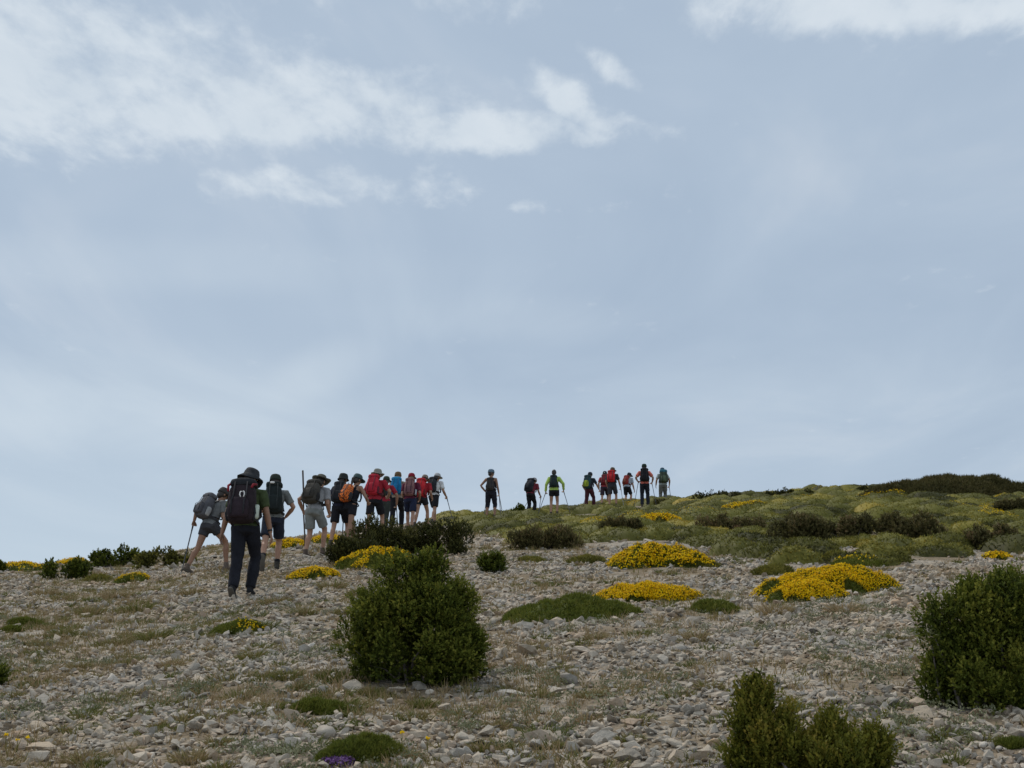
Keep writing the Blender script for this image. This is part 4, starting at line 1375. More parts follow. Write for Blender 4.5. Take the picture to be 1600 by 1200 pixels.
def make_person(label, px, py, H, yaw=0, lean=8, feet=((-.10, -.18, 0, 0), (.10, .22, 0, 0)), hands=None, hold=(False, False), elbow=((-.35, -1, 0), (.35, -1, 0)),
                head=(0, 0), drop=0.0, shirt=(.2, .2, .2), sleeve='short', bottom='shorts', bcol=(.02, .02, .03), hat=('cap', (.05, .05, .05)), hair=None, shoe=(.07, .06, .05),
                sock=None, pack=None, skin=None, detail=1, female=False, twist=0, poles=(), watch=False, dxy=(0, 0), group='hikers walking up the hill'):
    s = H / 1.75
    p = at(px, py)
    p.x += dxy[0]
    p.y += dxy[1]
    p.z = float(ground(p.x, p.y))
    yw = R(yaw)
    root = thing('person', label, 'person', p, yw, group)
    skin = skin or M_SKIN

    def gz_(lx, ly):
        q = rotz((lx, ly, 0), yw)
        return float(ground(p.x + q[0], p.y + q[1])) - p.z + 0.012
    vox = {2: 0.0062, 1: 0.0095, 0: 0.012}[detail]
    hip_z = 0.925 * s - drop
    la = R(lean)
    tw = R(twist)

    def T(x, y, z):                                    # torso frame (origin at the hips) -> person frame
        q = rotz((x * s, y * s, 0), tw * min(1, max(0, z / .4)))
        q = rotx((q[0], q[1], z * s), -la)
        return v3(q[0], q[1], q[2] + hip_z)
    up = T(0, 0, 1) - T(0, 0, 0)
    # -------- legs
    ank, knee, hipj = [], [], []
    for i, (fx, fy, lift, pit) in enumerate(feet):
        sx = -1 if i == 0 else 1
        hj = T(sx * .088, 0, 0)
        a_ = v3(fx * s, fy * s, gz_(fx * s, fy * s) + .085 * s + lift)
        kn, a_ = ik(hj, a_, .435 * s, .425 * s, (sx * .10, 1, 0.1))
        hipj.append(hj)
        knee.append(kn)
        ank.append(a_)
    # -------- arms
    sw = .165 if female else .182
    sh, elb, wri, hnd = [], [], [], []
    hands = hands or ((-.27, .06, -.05), (.27, .06, -.05))
    for i in range(2):
        sx = -1 if i == 0 else 1
        a_ = T(sx * sw, 0, .455)
        t = T(*hands[i])
        e, wv = ik(a_, t, .285 * s, .255 * s, elbow[i])
        sh.append(a_)
        elb.append(e)
        wri.append(wv)
        hnd.append((wv - e) / np.linalg.norm(wv - e))
    # -------- head frame
    hy, hpit = R(head[0]), R(head[1])
    nb = T(0, .005, .515)
    hdir = rotx((0, 0, 1), -(la * 0.55 + hpit * 0.5))
    hc = nb + hdir * .150 * s

    def HF(x, y, z):                                   # head frame (origin at head centre)
        q = rotx((x, y, z), -(hpit + la * 0.35))
        q = rotz(q, hy)
        return hc + q
    # -------- body: one continuous surface
    g = Geo()
    wf = .93 if female else 1.0
    ringz = [(-.03, .120, .080), (.02, .150, .108), (.08, .152, .112), (.18, .128 * wf, .098), (.30, .150 * wf, .112), (.40, .165 * wf, .112), (.465, .140 * wf, .085), (.51, .075, .066)]
    tors = [T(0, 0, z) for z, _, _ in ringz]
    g.tube(tors, [(a * s, b * s) for _, a, b in ringz], side=T(1, 0, .4) - T(0, 0, .4), k=16)
    g.tube([T(0, 0, .49), nb, hc - hdir * .06 * s], [.062 * s, .056 * s, .055 * s])
    g.ball(hc + hdir * .012 * s, [HF(.076 * s, 0, 0) - hc, HF(0, .096 * s, 0) - hc, HF(0, 0, .112 * s) - hc], 12)
    g.ball(HF(0, .028 * s, -.055 * s), [HF(.056 * s, 0, 0) - hc, HF(0, .066 * s, 0) - hc, HF(0, 0, .066 * s) - hc], 10)
    g.tube([HF(0, .088 * s, .018 * s), HF(0, .108 * s, -.022 * s)], [.010 * s, .016 * s])
    g.tube([HF(-.05 * s, .076 * s, .030 * s), HF(.05 * s, .076 * s, .030 * s)], [.012 * s, .012 * s])
    g.tube([HF(-.022 * s, .084 * s, -.058 * s), HF(.022 * s, .084 * s, -.058 * s)], [.010 * s, .010 * s], side=(0, 0, 1))
    for sx in (-1, 1):
        g.ball(HF(sx * .080 * s, -.005 * s, -.002 * s), [HF(.010 * s, 0, 0) - hc, HF(0, .020 * s, 0) - hc, HF(0, 0, .033 * s) - hc], 6)
    for i in range(2):
        sx = -1 if i == 0 else 1
        a_, e, wv, d = sh[i], elb[i], wri[i], hnd[i]
        af = .88 if female else 1.0
        g.tube([T(sx * .09, 0, .455), a_, a_ * .65 + e * .35, e, e * .72 + wv * .28, wv], [.06 * s, .060 * s * af, .052 * s * af, .041 * s * af, .043 * s * af, .028 * s], side=(0, 1, 0))
        # hand: palm, four fingers of unequal length, thumb from the side of the palm
        pn = np.cross(d, v3(0, 1, 0))
        pn = pn / (np.linalg.norm(pn) + 1e-9) * (-sx)      # palm looks inwards
        ac = np.cross(pn, d)                               # across the palm, thumb side
        if ac[1] < 0:
            ac = -ac
        pe = wv + d * .092 * s
        g.tube([wv - d * .01, wv + d * .045 * s, pe], [(.024 * s, .017 * s), (.040 * s, .016 * s), (.041 * s, .014 * s)], side=ac)
        curl = R(75) if hold[i] else R(18)
        for q, (off, ln) in enumerate(((.031, .070), (.010, .080), (-.011, .075), (-.031, .058))):
            b0 = pe + ac * off * s - d * .008
            dd = d
            pts = [b0]
            for seg in range(3):
                dd = dd * math.cos(curl) + pn * math.sin(curl)
                pts.append(pts[-1] + dd * ln * s * (.42, .32, .26)[seg])
                nn_ = np.cross(np.cross(d, pn), dd)
                pn2 = nn_ / (np.linalg.norm(nn_) + 1e-9)
                dd = dd / np.linalg.norm(dd)
                if seg < 2:
                    c_, s_ = math.cos(curl), math.sin(curl)
                    base_d = d
                    ang = curl * (seg + 2)
                    dd = (d * math.cos(ang - curl) + pn * math.sin(ang - curl))
            rr = max(.0088 * s, vox * 1.0)
            g.tube(pts, [rr, rr, rr * .95, rr * .85], side=ac, k=8)
        tb = wv + d * .030 * s + ac * .034 * s
        td = d * .75 + ac * .55 + pn * .35
        td = td / np.linalg.norm(td)
        t2 = d * .9 + pn * (.75 if hold[i] else .25)
        t2 = t2 / np.linalg.norm(t2)
        g.tube([tb, tb + td * .038 * s, tb + td * .038 * s + t2 * .030 * s], [.0125 * s, .0115 * s, .0095 * s], side=pn, k=8)
    for i in range(2):
        h_, k_, a_ = hipj[i], knee[i], ank[i]
        lf = .95 if female else 1.0
        sd_ = (1, 0, 0)
        cal = k_ * .68 + a_ * .32
        back = np.cross(k_ - a_, v3(1, 0, 0))
        back = back / (np.linalg.norm(back) + 1e-9)
        if back[1] > 0:
            back = -back
        g.tube([h_ + v3(0, 0, .03 * s), h_ * .6 + k_ * .4, k_ * .96 + h_ * .04, k_ * .85 + a_ * .15, cal + back * .012 * s, k_ * .3 + a_ * .7, a_],
               [.088 * s, .076 * s * lf, .055 * s, .052 * s, .057 * s, .042 * s, .036 * s], side=sd_)
    # foot inside the shoe
    sole = []
    for i in range(2):
        fx, fy, lift, pit = feet[i]
        pr = R(pit)
        fwd = rotx((0, 1, 0), -pr)
        dn = rotx((0, 0, -1), -pr)
        a_ = ank[i]
        sole.append((a_, fwd, dn))
        g.tube([a_, a_ + dn * .04 * s, a_ + dn * .05 * s + fwd * .10 * s], [.036 * s, .036 * s, .034 * s], side=(1, 0, 0))
    link('body', g.fused('body', vox, 2, 0, 0.2), skin, root)
    # -------- shoes and socks
    for i in range(2):
        a_, fwd, dn = sole[i]
        gs = Geo()
        gs.tube([a_ + v3(0, 0, .055 * s), a_ + dn * .01 * s, a_ + dn * .045 * s + fwd * .012], [(.046 * s, .050 * s), (.046 * s, .054 * s), (.046 * s, .056 * s)], side=(1, 0, 0), cap=.2)
        gs.tube([a_ + dn * .050 * s - fwd * .055 * s, a_ + dn * .048 * s + fwd * .05 * s, a_ + dn * .056 * s + fwd * .13 * s, a_ + dn * .06 * s + fwd * .185 * s],
                [(.036 * s, .034 * s), (.043 * s, .040 * s), (.047 * s, .030 * s), (.034 * s, .022 * s)], side=(1, 0, 0))
        so = link('shoe', gs.fused('shoe', .009, 2, 0, .35), cloth(shoe), root)
        go = Geo()
        go.tube([a_ + dn * .083 * s - fwd * .085 * s, a_ + dn * .083 * s + fwd * .06 * s, a_ + dn * .083 * s + fwd * .195 * s], [(.036 * s, .012), (.047 * s, .012), (.038 * s, .012)], side=(1, 0, 0), k=10)
        link('sole', go.mesh('sole'), M_SOLE, so)
        if sock is not None:
            gk = Geo()
            k_ = knee[i]
            ax_ = (k_ - a_) / np.linalg.norm(k_ - a_)
            gk.tube([a_ + ax_ * .03, a_ + ax_ * .10 * s], [.048 * s, .050 * s], cap=.1)
            link('sock', gk.mesh('sock'), cloth(sock), root)
    # -------- trousers / shorts
    gb = Geo()
    wr = [(-.10, .150, .120), (0, .177, .140), (.07, .168, .130), (.12, .156, .122)]
    gb.tube([T(0, 0, z) for z, _, _ in wr], [(a * s, b * s) for _, a, b in wr], side=T(1, 0, 0) - T(0, 0, 0), k=16, cap=.2)
    ends = {'shorts': .80, 'short': .45, 'capri': 1.25, 'pants': 2.0}[bottom]
    for i in range(2):
        h_, k_, a_ = hipj[i], knee[i], ank[i]
        pts, rad = [h_ + v3(0, 0, .02 * s), h_ * .6 + k_ * .4], [.106 * s, .098 * s]
        if ends <= 1:
            pts.append(h_ * (1 - ends) + k_ * ends)
            rad.append(.098 * s if bottom == 'shorts' else .094 * s)
            if ends < .5:
                pts.pop(1)
                rad.pop(1)
        else:
            pts += [k_ * .97 + h_ * .03]
            rad += [.078 * s]
            e2 = ends - 1
            if e2 > .5:
                pts += [k_ * .6 + a_ * .4]
                rad += [.076 * s]
            pts.append(k_ * (1 - e2) + a_ * e2 + v3(0, 0, .01))
            rad.append(.068 * s if e2 > .5 else .070 * s)
        gb.tube(pts, rad, side=(1, 0, 0), k=14, cap=.15)
    link({'pants': 'trousers', 'capri': 'trousers'}.get(bottom, 'shorts'), gb.fused('bottoms', .011, 2, .014 if bottom == 'pants' else .010, .32), bcol if isinstance(bcol, bpy.types.Material) else cloth(bcol), root)
    # -------- shirt
    gt = Geo()
    ex = .018
    ringt = [(-.015, .178, .142), (.06, .176, .138), (.16, .150 * wf, .120), (.28, .166 * wf, .130), (.40, .180 * wf, .128), (.46, .150 * wf, .098), (.505, .080, .072)]
    if sleeve == 'tank':
        ringt = [(-.015, .172, .136), (.06, .170, .132), (.16, .142 * wf, .113), (.28, .160 * wf, .125), (.37, .160 * wf, .122), (.42, .125, .100)]
    gt.tube([T(0, 0, z) for z, _, _ in ringt], [(a * s, b * s) for _, a, b in ringt], side=T(1, 0, .4) - T(0, 0, .4), k=18, cap=.15)
    if sleeve != 'tank':
        for i in range(2):
            sx = -1 if i == 0 else 1
            a_, e, wv = sh[i], elb[i], wri[i]
            if sleeve == 'short':
                gt.tube([T(sx * .09, 0, .452), a_, a_ * .3 + e * .7], [.078 * s, .078 * s, .068 * s], side=(0, 1, 0), cap=.15)
            else:
                gt.tube([T(sx * .09, 0, .452), a_, e, wv], [.078 * s, .076 * s, .056 * s, .042 * s], side=(0, 1, 0), cap=.15)
    else:
        for sx in (-1, 1):
            gt.tube([T(sx * .085, .085, .40), T(sx * .085, .02, .478), T(sx * .085, -.085, .40)], [(.028 * s, .012 * s)] * 3, side=(1, 0, 0), cap=.2)
    link('shirt', gt.fused('shirt', .010, 2, .010, .28), shirt if isinstance(shirt, bpy.types.Material) else cloth(shirt), root)
    # -------- hair, hat
    if hair:
        gh = Geo()
        gh.ball(HF(0, -.012 * s, .018 * s), [HF(.086 * s, 0, 0) - hc, HF(0, .098 * s, 0) - hc, HF(0, 0, .108 * s) - hc], 12)
        gh.ball(HF(0, -.045 * s, -.030 * s), [HF(.074 * s, 0, 0) - hc, HF(0, .062 * s, 0) - hc, HF(0, 0, .075 * s) - hc], 10)
        if hair[1] == 'tail':
            gh.tube([HF(0, -.095 * s, .02 * s), HF(0, -.135 * s, -.02 * s), HF(0, -.13 * s, -.11 * s), HF(0, -.11 * s, -.20 * s)], [.022, .032, .03, .012], side=(1, 0, 0))
        if hair[1] == 'long':
            gh.tube([HF(0, -.05 * s, .0), HF(0, -.075 * s, -.10 * s), HF(0, -.085 * s, -.20 * s)], [(.085 * s, .05), (.085 * s, .045), (.06 * s, .03)], side=(1, 0, 0))
        if hair[1] == 'bun':
            gh.ball(HF(0, -.10 * s, .06 * s), [HF(.04, 0, 0) - hc, HF(0, .035, 0) - hc, HF(0, 0, .04) - hc], 8)
        # clear the face: hair stays behind the brow
        me = gh.fused('hair', .010, 2, .004, .35)
        link('hair', me, hair[0], root)
        # face shows in front of the hair
    if hat:
        link('hat', hat_mesh(hat[0], lambda x, y, z: HF(x, y, z + .012 * s), s), cloth(hat[1]), root)
    if detail >= 1:
        for sx in (-1, 1):
            ge = Geo()
            ge.ball(HF(sx * .031 * s, .086 * s, .010 * s), np.eye(3) * .010 * s, 6)
            link('eye', ge.mesh('eye'), M_EYE, root)
    if watch:
        gw = Geo()
        wv = wri[1] - hnd[1] * .03
        gw.tube([wv - hnd[1] * .012, wv + hnd[1] * .012], [.034 * s, .034 * s], cap=.1)
        link('watch', gw.mesh('watch'), M_BLACK, root)

    # -------- backpack: a thing of its own, hung on the shoulders
    if pack:
        TW = lambda q: np.array(q)
        bp = T(0, -.13, pack.get('z0', .06))
        wpos = rotz(bp, yw) + v3(*p)
        pr = thing('backpack', pack['label'], 'backpack', Vector(wpos), yw, 'backpacks worn by the hikers')

        def fit(g_, name, mat, par):
            m_ = g_.mesh(name)
            n_ = len(m_.vertices)
            for v_ in m_.vertices:
                v_.co = Vector(T(*v_.co) - bp)
            o_ = link(name, m_, mat, par)
            return o_
        wd, dp, z0, z1 = pack.get('w', .30), pack.get('d', .17), pack.get('z0', .06), pack.get('z1', .52)
        y0 = -.128
        main = cloth(pack['col']) if not isinstance(pack['col'], bpy.types.Material) else pack['col']
        trim = cloth(pack.get('trim', (.03, .03, .035)))
        gm = rounded(wd, dp, z0, z1, y0, bulge=.02)
        fit(gm, 'bag', main, pr)
        gp = rounded(wd * .72, dp * .42, z0 + .02, z0 + (z1 - z0) * .56, y0 - dp * .88, taper=(.8, 1, 1, .95, .7), bulge=.015)
        fit(gp, 'front_pocket', cloth(pack.get('pocket', tuple(v * .8 for v in pack['col']) if not isinstance(pack['col'], bpy.types.Material) else (.1, .1, .1))) if 'pocket' in pack or not isinstance(pack['col'], bpy.types.Material) else main, pr)
        if pack.get('lid', True):
            gl = rounded(wd * .96, dp * 1.02, z1 - .03, z1 + pack.get('lidh', .06), y0 + .01, taper=(.9, 1, 1, .9, .6))
            fit(gl, 'lid', cloth(pack.get('lidcol', tuple(v * .85 for v in pack['col']))) if 'lidcol' in pack or not isinstance(pack['col'], bpy.types.Material) else main, pr)
        for sx in (-1, 1):
            gside = Geo()
            gside.tube([v3(sx * wd * .49, y0 - dp * .5, z0 + .02), v3(sx * wd * .52, y0 - dp * .5, z0 + .10), v3(sx * wd * .49, y0 - dp * .5, z0 + .17)], [(.018, .045), (.028, .055), (.022, .05)], side=(1, 0, 0))
            fit(gside, 'side_pocket', cloth(pack.get('side', pack.get('trim', (.03, .03, .035)))), pr)
            gst = Geo()
            strip(gst, [v3(sx * .075, y0 + .0, z1 - .06), v3(sx * .085, -.06, .500), v3(sx * .092, .03, .503), v3(sx * .10, .105, .42), v3(sx * .125, .140, .28), v3(sx * .155, .10, .16), v3(sx * .165, -.06, z0 + .07), v3(sx * wd * .42, y0, z0 + .05)], .026, .007, (1, 0, 0))
            fit(gst, 'shoulder_strap', trim, pr)
            gc = Geo()
            strip(gc, [v3(sx * wd * .22, y0 - dp * 1.02, z1 + .01), v3(sx * wd * .23, y0 - dp * 1.15, z0 + (z1 - z0) * .62), v3(sx * wd * .23, y0 - dp * 1.42, z0 + (z1 - z0) * .45), v3(sx * wd * .22, y0 - dp * 1.35, z0 + .05)], .010, .004, (1, 0, 0))
            fit(gc, 'compression_strap', trim, pr)
        gh2 = Geo()
        strip(gh2, [v3(-wd * .45, y0 - .01, z0 + .05), v3(-.188, -.02, z0 + .03), v3(-.14, .12, z0 + .02), v3(0, .158, z0 + .02), v3(.14, .12, z0 + .02), v3(.188, -.02, z0 + .03), v3(wd * .45, y0 - .01, z0 + .05)], .020, .006, (0, 0, 1))
        fit(gh2, 'hip_belt', trim, pr)
        gl2 = Geo()
        gl2.tube([v3(-.04, y0 - .01, z1), v3(0, y0 - .005, z1 + .055), v3(.04, y0 - .01, z1)], [.008, .008, .008], k=6)
        fit(gl2, 'top_handle', trim, pr)
        for (nm, mat_, pts, r_) in pack.get('extra', ()):
            gx_ = Geo()
            gx_.tube([v3(*q) for q in pts], [r_] * len(pts) if not isinstance(r_, list) else r_, side=(1, 0, 0), k=8)
            fit(gx_, nm, mat_, pr)
    # -------- walking poles: held, so things of their own
    for (hi, tip, lab, matp, tall) in poles:
        wv = wri[hi] + hnd[hi] * .085 * s
        tp = v3(tip[0] * s, tip[1] * s, gz_(tip[0] * s, tip[1] * s) + .0)
        ax_ = (wv - tp) / np.linalg.norm(wv - tp)
        top = wv + ax_ * (.06 + tall)
        org = v3(*p) + rotz(tp, yw)
        po = thing('hiking_pole' if tall < .2 else 'wooden_staff', lab, 'walking pole' if tall < .2 else 'staff', Vector(org), yw, 'walking poles' if tall < .2 else None)
        a0 = tp - tp
        gA = Geo()
        if tall < .2:
            gA.tube([a0, ax_ * .05, ax_ * .45, top - tp - ax_ * .15], [.005, .009, .011, .012], k=8)
            link('shaft', gA.mesh('shaft'), matp, po)
            gB = Geo()
            gB.tube([top - tp - ax_ * .17, top - tp - ax_ * .08, top - tp], [.013, .016, .018], k=8)
            link('grip', gB.mesh('grip'), M_GRIP, po)
            gC = Geo()
            gC.tube([ax_ * .055, ax_ * .065], [.026, .026], k=10, cap=.1)
            link('basket', gC.mesh('basket'), M_GRIP, po)
        else:
            L_ = np.linalg.norm(top - tp)
            pts = [a0] + [ax_ * L_ * f + v3(.006 * math.sin(f * 9), .004 * math.cos(f * 7), 0) for f in (.25, .5, .75)] + [ax_ * L_]
            gA.tube(pts, [.013, .015, .016, .017, .018], k=10)
            link('shaft', gA.mesh('shaft'), matp, po)
            gB = Geo()
            gB.tube([ax_ * .0, ax_ * .05], [.0155, .0165], k=10, cap=.2)
            link('ferrule', gB.mesh('ferrule'), M_BLACK, po)
    # report the fit for tuning
    hw = rotz(HF(0, 0, .14 * s), yw) + v3(*p)
    q = project(*hw)
    f_ = project(*p)
    PEOPLE_INFO.append((label[:34], round(q[0]), round(q[1]), round(f_[1]), round(p.y, 1)))
    return root


WALK = ((-.10, -.26, .02, 22), (.10, .26, 0, 0))
WALK2 = ((-.10, .26, 0, 0), (.10, -.26, .02, 22))
STAND = ((-.10, .0, 0, 0), (.11, .04, 0, 0))
UPHOLD = ((-.20, .22, .12), (.20, .22, .12))
KHAKI = (.26, .255, .23)
NAVY = (.016, .019, .034)
BLK = (.013, .013, .016)

# 1 - bent hiker at far left
make_person('bent hiker at far left in grey shirt and dark short shorts leaning on a pole', 323, 894, 1.69, yaw=-42, lean=24, feet=((-.14, -.36, 0, 20), (.12, .34, 0, 0)), drop=.055,
            hands=((-.33, -.14, .06), (.17, .30, .22)), hold=(True, True), head=(-6, 22), shirt=(.15, .155, .155), bottom='short', bcol=(.045, .045, .05), hat=('cap', (.055, .05, .047)),
            hair=(M_HAIRD, 'short'), shoe=(.14, .11, .09), detail=2, skin=M_SKIN2,
            pack=dict(label='grey rounded backpack of the bent hiker at far left', col=(.085, .085, .095), pocket=(.07, .07, .08), lidcol=(.10, .10, .11), w=.31, d=.20, z1=.48, trim=(.045, .045, .05), side=(.30, .30, .30)),
            poles=((0, (-.46, -.24), 'walking pole planted left of the bent hiker at far left', M_POLE, 0),))
# 2 - tall hiker in front
make_person('tall hiker in front with olive shirt, navy trousers and large dark backpack', 379, 934, 1.88, yaw=-6, lean=9, feet=((-.075, -.20, .05, 40), (.06, .12, 0, 4)), drop=.0,
            hands=((-.33, .05, -.075), (.32, .08, -.07)), elbow=((-.4, -1, 0), (.4, -1, 0)), head=(-24, 18), shirt=(.055, .075, .03), bottom='pants', bcol=(.014, .015, .021), hat=('floppy', (.028, .03, .033)),
            hair=(M_HAIRD, 'short'), shoe=(.02, .02, .022), detail=2, watch=True, skin=M_SKIN2,
            pack=dict(label='large dark maroon and black trekking backpack on the tall front hiker', col=(.026, .018, .022), pocket=(.030, .020, .026), lidcol=(.022, .024, .028), w=.37, d=.23, z0=.0, z1=.50, lidh=.07, trim=(.03, .03, .034), side=(.025, .025, .03),
                      extra=(('carabiner', M_WHITE, [(.035, -.455, .27), (.022, -.46, .30), (.030, -.46, .335), (.050, -.46, .335)], .008), ('carabiner', M_WHITE, [(.075, -.455, .27), (.085, -.46, .30), (.078, -.46, .335), (.066, -.46, .34)], .008),
                             ('red_trim', cloth((.22, .02, .03)), [(-.185, -.23, .52), (-.17, -.37, .45), (-.165, -.37, .38)], .016), ('red_trim', cloth((.22, .02, .03)), [(.17, -.25, .50), (.165, -.37, .46), (.15, -.38, .42)], .016),
                             ('bottle', plain('pale_bottle', (.45, .5, .42), .4), [(.205, -.25, .05), (.205, -.25, .20)], .034))))
# 3 - hiker with lifted foot
make_person('hiker in grey T-shirt and navy shorts with one foot lifted beside the tall hiker', 424, 893, 1.77, yaw=6, lean=9, feet=((-.13, -.40, .17, 70), (.08, .12, 0, 0)),
            hands=((-.10, .30, .16), (.20, .22, .10)), hold=(True, True), elbow=((-1, -.5, 0), (1, -.7, 0)), head=(0, 8), shirt=(.16, .17, .165), bottom='shorts', bcol=(.020, .024, .038), hat=('bandana', (.028, .038, .028)),
            hair=(M_HAIRD, 'short'), shoe=(.055, .05, .042), sock=(.012, .012, .014), detail=2,
            pack=dict(label='dark green backpack with white tag beside the tall front hiker', col=(.016, .022, .022), w=.30, d=.19, z0=.04, z1=.53, trim=(.03, .035, .035), extra=(('white_tag', M_WHITE, [(-.055, -.345, .545), (.0, -.345, .545)], .018),)))
# 4 - man in grey with staff
make_person('hiker in pale grey T-shirt, khaki shorts and wide-brimmed hat at left of the group', 488, 870, 1.79, yaw=-22, lean=22, feet=((-.10, -.10, 0, 0), (.10, .22, 0, 0)), drop=.02,
            hands=((-.40, .20, .16), (.17, .30, .10)), hold=(True, True), elbow=((-1, -1.0, -.2), (.4, -1, 0)), head=(4, 12), shirt=(.27, .27, .275), bottom='shorts', bcol=(.19, .20, .19), hat=('sunhat', (.10, .095, .075)),
            hair=(M_HAIRD, 'short'), shoe=(.10, .075, .06), detail=1,
            pack=dict(label='dark grey-brown backpack on the hiker in pale grey T-shirt', col=(.055, .05, .042), w=.33, d=.20, z0=.08, z1=.50, trim=(.02, .02, .02)),
            poles=((0, (-.46, .50), 'long dark wooden staff rising above the hiker in khaki shorts', M_WOOD, .82),))
# 5
make_person('hiker in dark navy T-shirt and dark hat behind the khaki shorts hiker', 524, 860, 1.72, yaw=-14, lean=14, feet=WALK, dxy=(0, .6), hands=((-.26, .04, -.03), (.25, .20, .10)), hold=(True, True), head=(-12, 4), shirt=(.018, .019, .034), bottom='shorts', bcol=BLK,
            hat=('narrow', (.024, .028, .026)), hair=(M_HAIRD, 'short'), detail=1, pack=dict(label='small black backpack on the hiker in dark navy T-shirt', col=(.02, .022, .026), w=.27, d=.13, z1=.48))
# 6 - orange pack
orange = stripes((.75, .16, .015), (.045, .02, .012))
make_person('woman in black tank top and teal cap with orange patterned backpack', 545, 856, 1.74, yaw=-34, lean=20, feet=WALK2, drop=.02, hands=((-.25, .06, .00), (.20, .32, .24)), hold=(True, True), elbow=((-1, -.5, 0), (1, -.9, -.4)), head=(-4, 14),
            shirt=(.012, .012, .018), sleeve='tank', bottom='short', bcol=(.012, .012, .016), hat=('cap', (.055, .085, .085)), hair=(M_HAIRD, 'tail'), female=True, detail=1, skin=M_SKIN2,
            pack=dict(label='orange and black patterned backpack on the woman in tank top', col=orange, w=.27, d=.17, z0=.05, z1=.43, lid=False),
            poles=((0, (-.26, .06), 'walking pole held low beside the woman with orange backpack', M_POLE, 0),))
# 7
make_person('hiker in red shirt with grey bucket hat, tallest in the middle of the group', 584, 842, 1.80, yaw=-16, lean=14, feet=WALK, hands=((-.16, .26, .14), (.22, .28, .20)), hold=(True, True), elbow=((-1, -.6, -.3), (1, -.8, -.4)), head=(-6, 4), shirt=(.33, .022, .035), bottom='shorts', bcol=BLK,
            hat=('bucket', (.21, .21, .18)), hair=(M_HAIRD, 'short'), detail=1, pack=dict(label='red backpack on the hiker with grey bucket hat', col=(.42, .022, .04), w=.29, d=.17, z0=.08, z1=.52, trim=(.10, .02, .03)))
# 8
make_person('hiker in crimson T-shirt reaching an arm down in the middle of the group', 599, 836, 1.62, yaw=-14, lean=15, feet=WALK2, hands=((-.18, .24, .1), (.31, .20, .02)), hold=(True, True), elbow=((-1, -.6, -.3), (1, -.3, -.3)), head=(8, 6), shirt=(.27, .016, .03), bottom='pants', bcol=(.03, .035, .03),
            hat=('cap', (.035, .045, .03)), hair=(M_HAIRD, 'short'), detail=1, skin=M_SKIN2, pack=dict(label='dark small backpack on the hiker in crimson T-shirt', col=(.03, .035, .028), w=.24, d=.12, z0=.14, z1=.52),
            poles=((1, (.36, .26), 'walking pole in the lowered hand of the crimson-shirted hiker', M_POLE, 0),))
# 9
make_person('hiker with long brown hair, beige top and bright blue backpack', 619, 829, 1.72, yaw=-5, lean=12, feet=WALK, hands=((-.20, .22, .1), (.18, .24, .12)), head=(10, 4), shirt=(.32, .25, .19), bottom='pants', bcol=BLK, hat=('bandana', (.14, .085, .04)), hair=(M_HAIRB, 'long'), female=True, detail=1,
            pack=dict(label='bright blue backpack in the middle of the group', col=(.012, .17, .36), lidcol=(.02, .22, .42), w=.31, d=.18, z0=.06, z1=.50, trim=(.015, .09, .2)))
# 10
make_person('hiker in plum T-shirt with red cap and navy shorts', 640, 832, 1.70, yaw=-6, lean=15, feet=WALK2, hands=((-.18, .24, .1), (.22, .24, .12)), head=(4, 6), shirt=(.11, .018, .04), bottom='shorts', bcol=(.016, .022, .05), hat=('cap', (.21, .014, .025)), hair=(M_HAIRB, 'short'), detail=1,
            pack=dict(label='pinkish grey backpack with grey bottle on the red-capped hiker', col=(.22, .11, .11), pocket=(.14, .07, .08), w=.28, d=.17, z0=.05, z1=.50, trim=(.05, .02, .03), extra=(('bottle', M_POLEL, [(.18, -.2, .06), (.18, -.2, .20)], .032),)))
# 11
make_person('hiker in red shirt with red backpack between red-capped and white-shirted hikers', 658, 826, 1.64, yaw=-20, lean=20, feet=WALK, hands=((-.18, .24, .1), (.22, .26, .14)), head=(0, 14), shirt=(.32, .02, .03), bottom='short', bcol=(.02, .02, .025), hat=('cap', (.20, .16, .13)), hair=(M_HAIRD, 'short'), detail=1,
            pack=dict(label='tall red backpack next to the hiker in white T-shirt', col=(.48, .022, .03), w=.32, d=.20, z0=.0, z1=.50, trim=(.14, .02, .02)))
# 12
make_person('hiker in white T-shirt and black shorts at the right end of the group', 677, 821, 1.68, yaw=-28, lean=18, feet=WALK2, hands=((-.18, .24, .1), (.24, .34, .14)), hold=(True, True), head=(-6, 10), shirt=(.62, .62, .62), bottom='shorts', bcol=BLK, hat=('cap', (.42, .42, .42)), hair=(M_HAIRD, 'short'), detail=1,
            pack=dict(label='black backpack on the hiker in white T-shirt', col=(.022, .025, .03), w=.30, d=.18, z0=.06, z1=.50),
            poles=((1, (.46, .50), 'walking pole planted to the right of the white-shirted hiker', M_POLE, 0),))
# 13
make_person('woman standing with hand on hip, bare arms, dark clothes and blue headscarf', 767, 812, 1.77, yaw=-8, lean=2, feet=((-.15, .0, 0, 0), (.12, .04, 0, 0)), hands=((-.20, .06, .05), (.25, .12, -.01)), hold=(False, True), elbow=((-1.2, -.35, .1), (.15, -1, 0)), head=(-58, 4), shirt=(.022, .018, .02), sleeve='tank', bottom='capri', bcol=(.016, .017, .026),
            hat=('bandana', (.12, .17, .22)), hair=(M_HAIRD, 'short'), female=True, detail=1, skin=M_SKIN2, pack=dict(label='dark slim backpack of the woman with hand on hip', col=(.05, .045, .042), w=.25, d=.13, z0=.06, z1=.42),
            poles=((1, (.34, .02), 'walking pole right of the woman with hand on hip, more upright', M_POLE, .12), (1, (.42, .06), 'walking pole right of the woman with hand on hip, more slanted', M_POLE, .10), (0, (-.24, -.02), 'walking pole left of the woman with hand on hip', M_POLE, 0)))
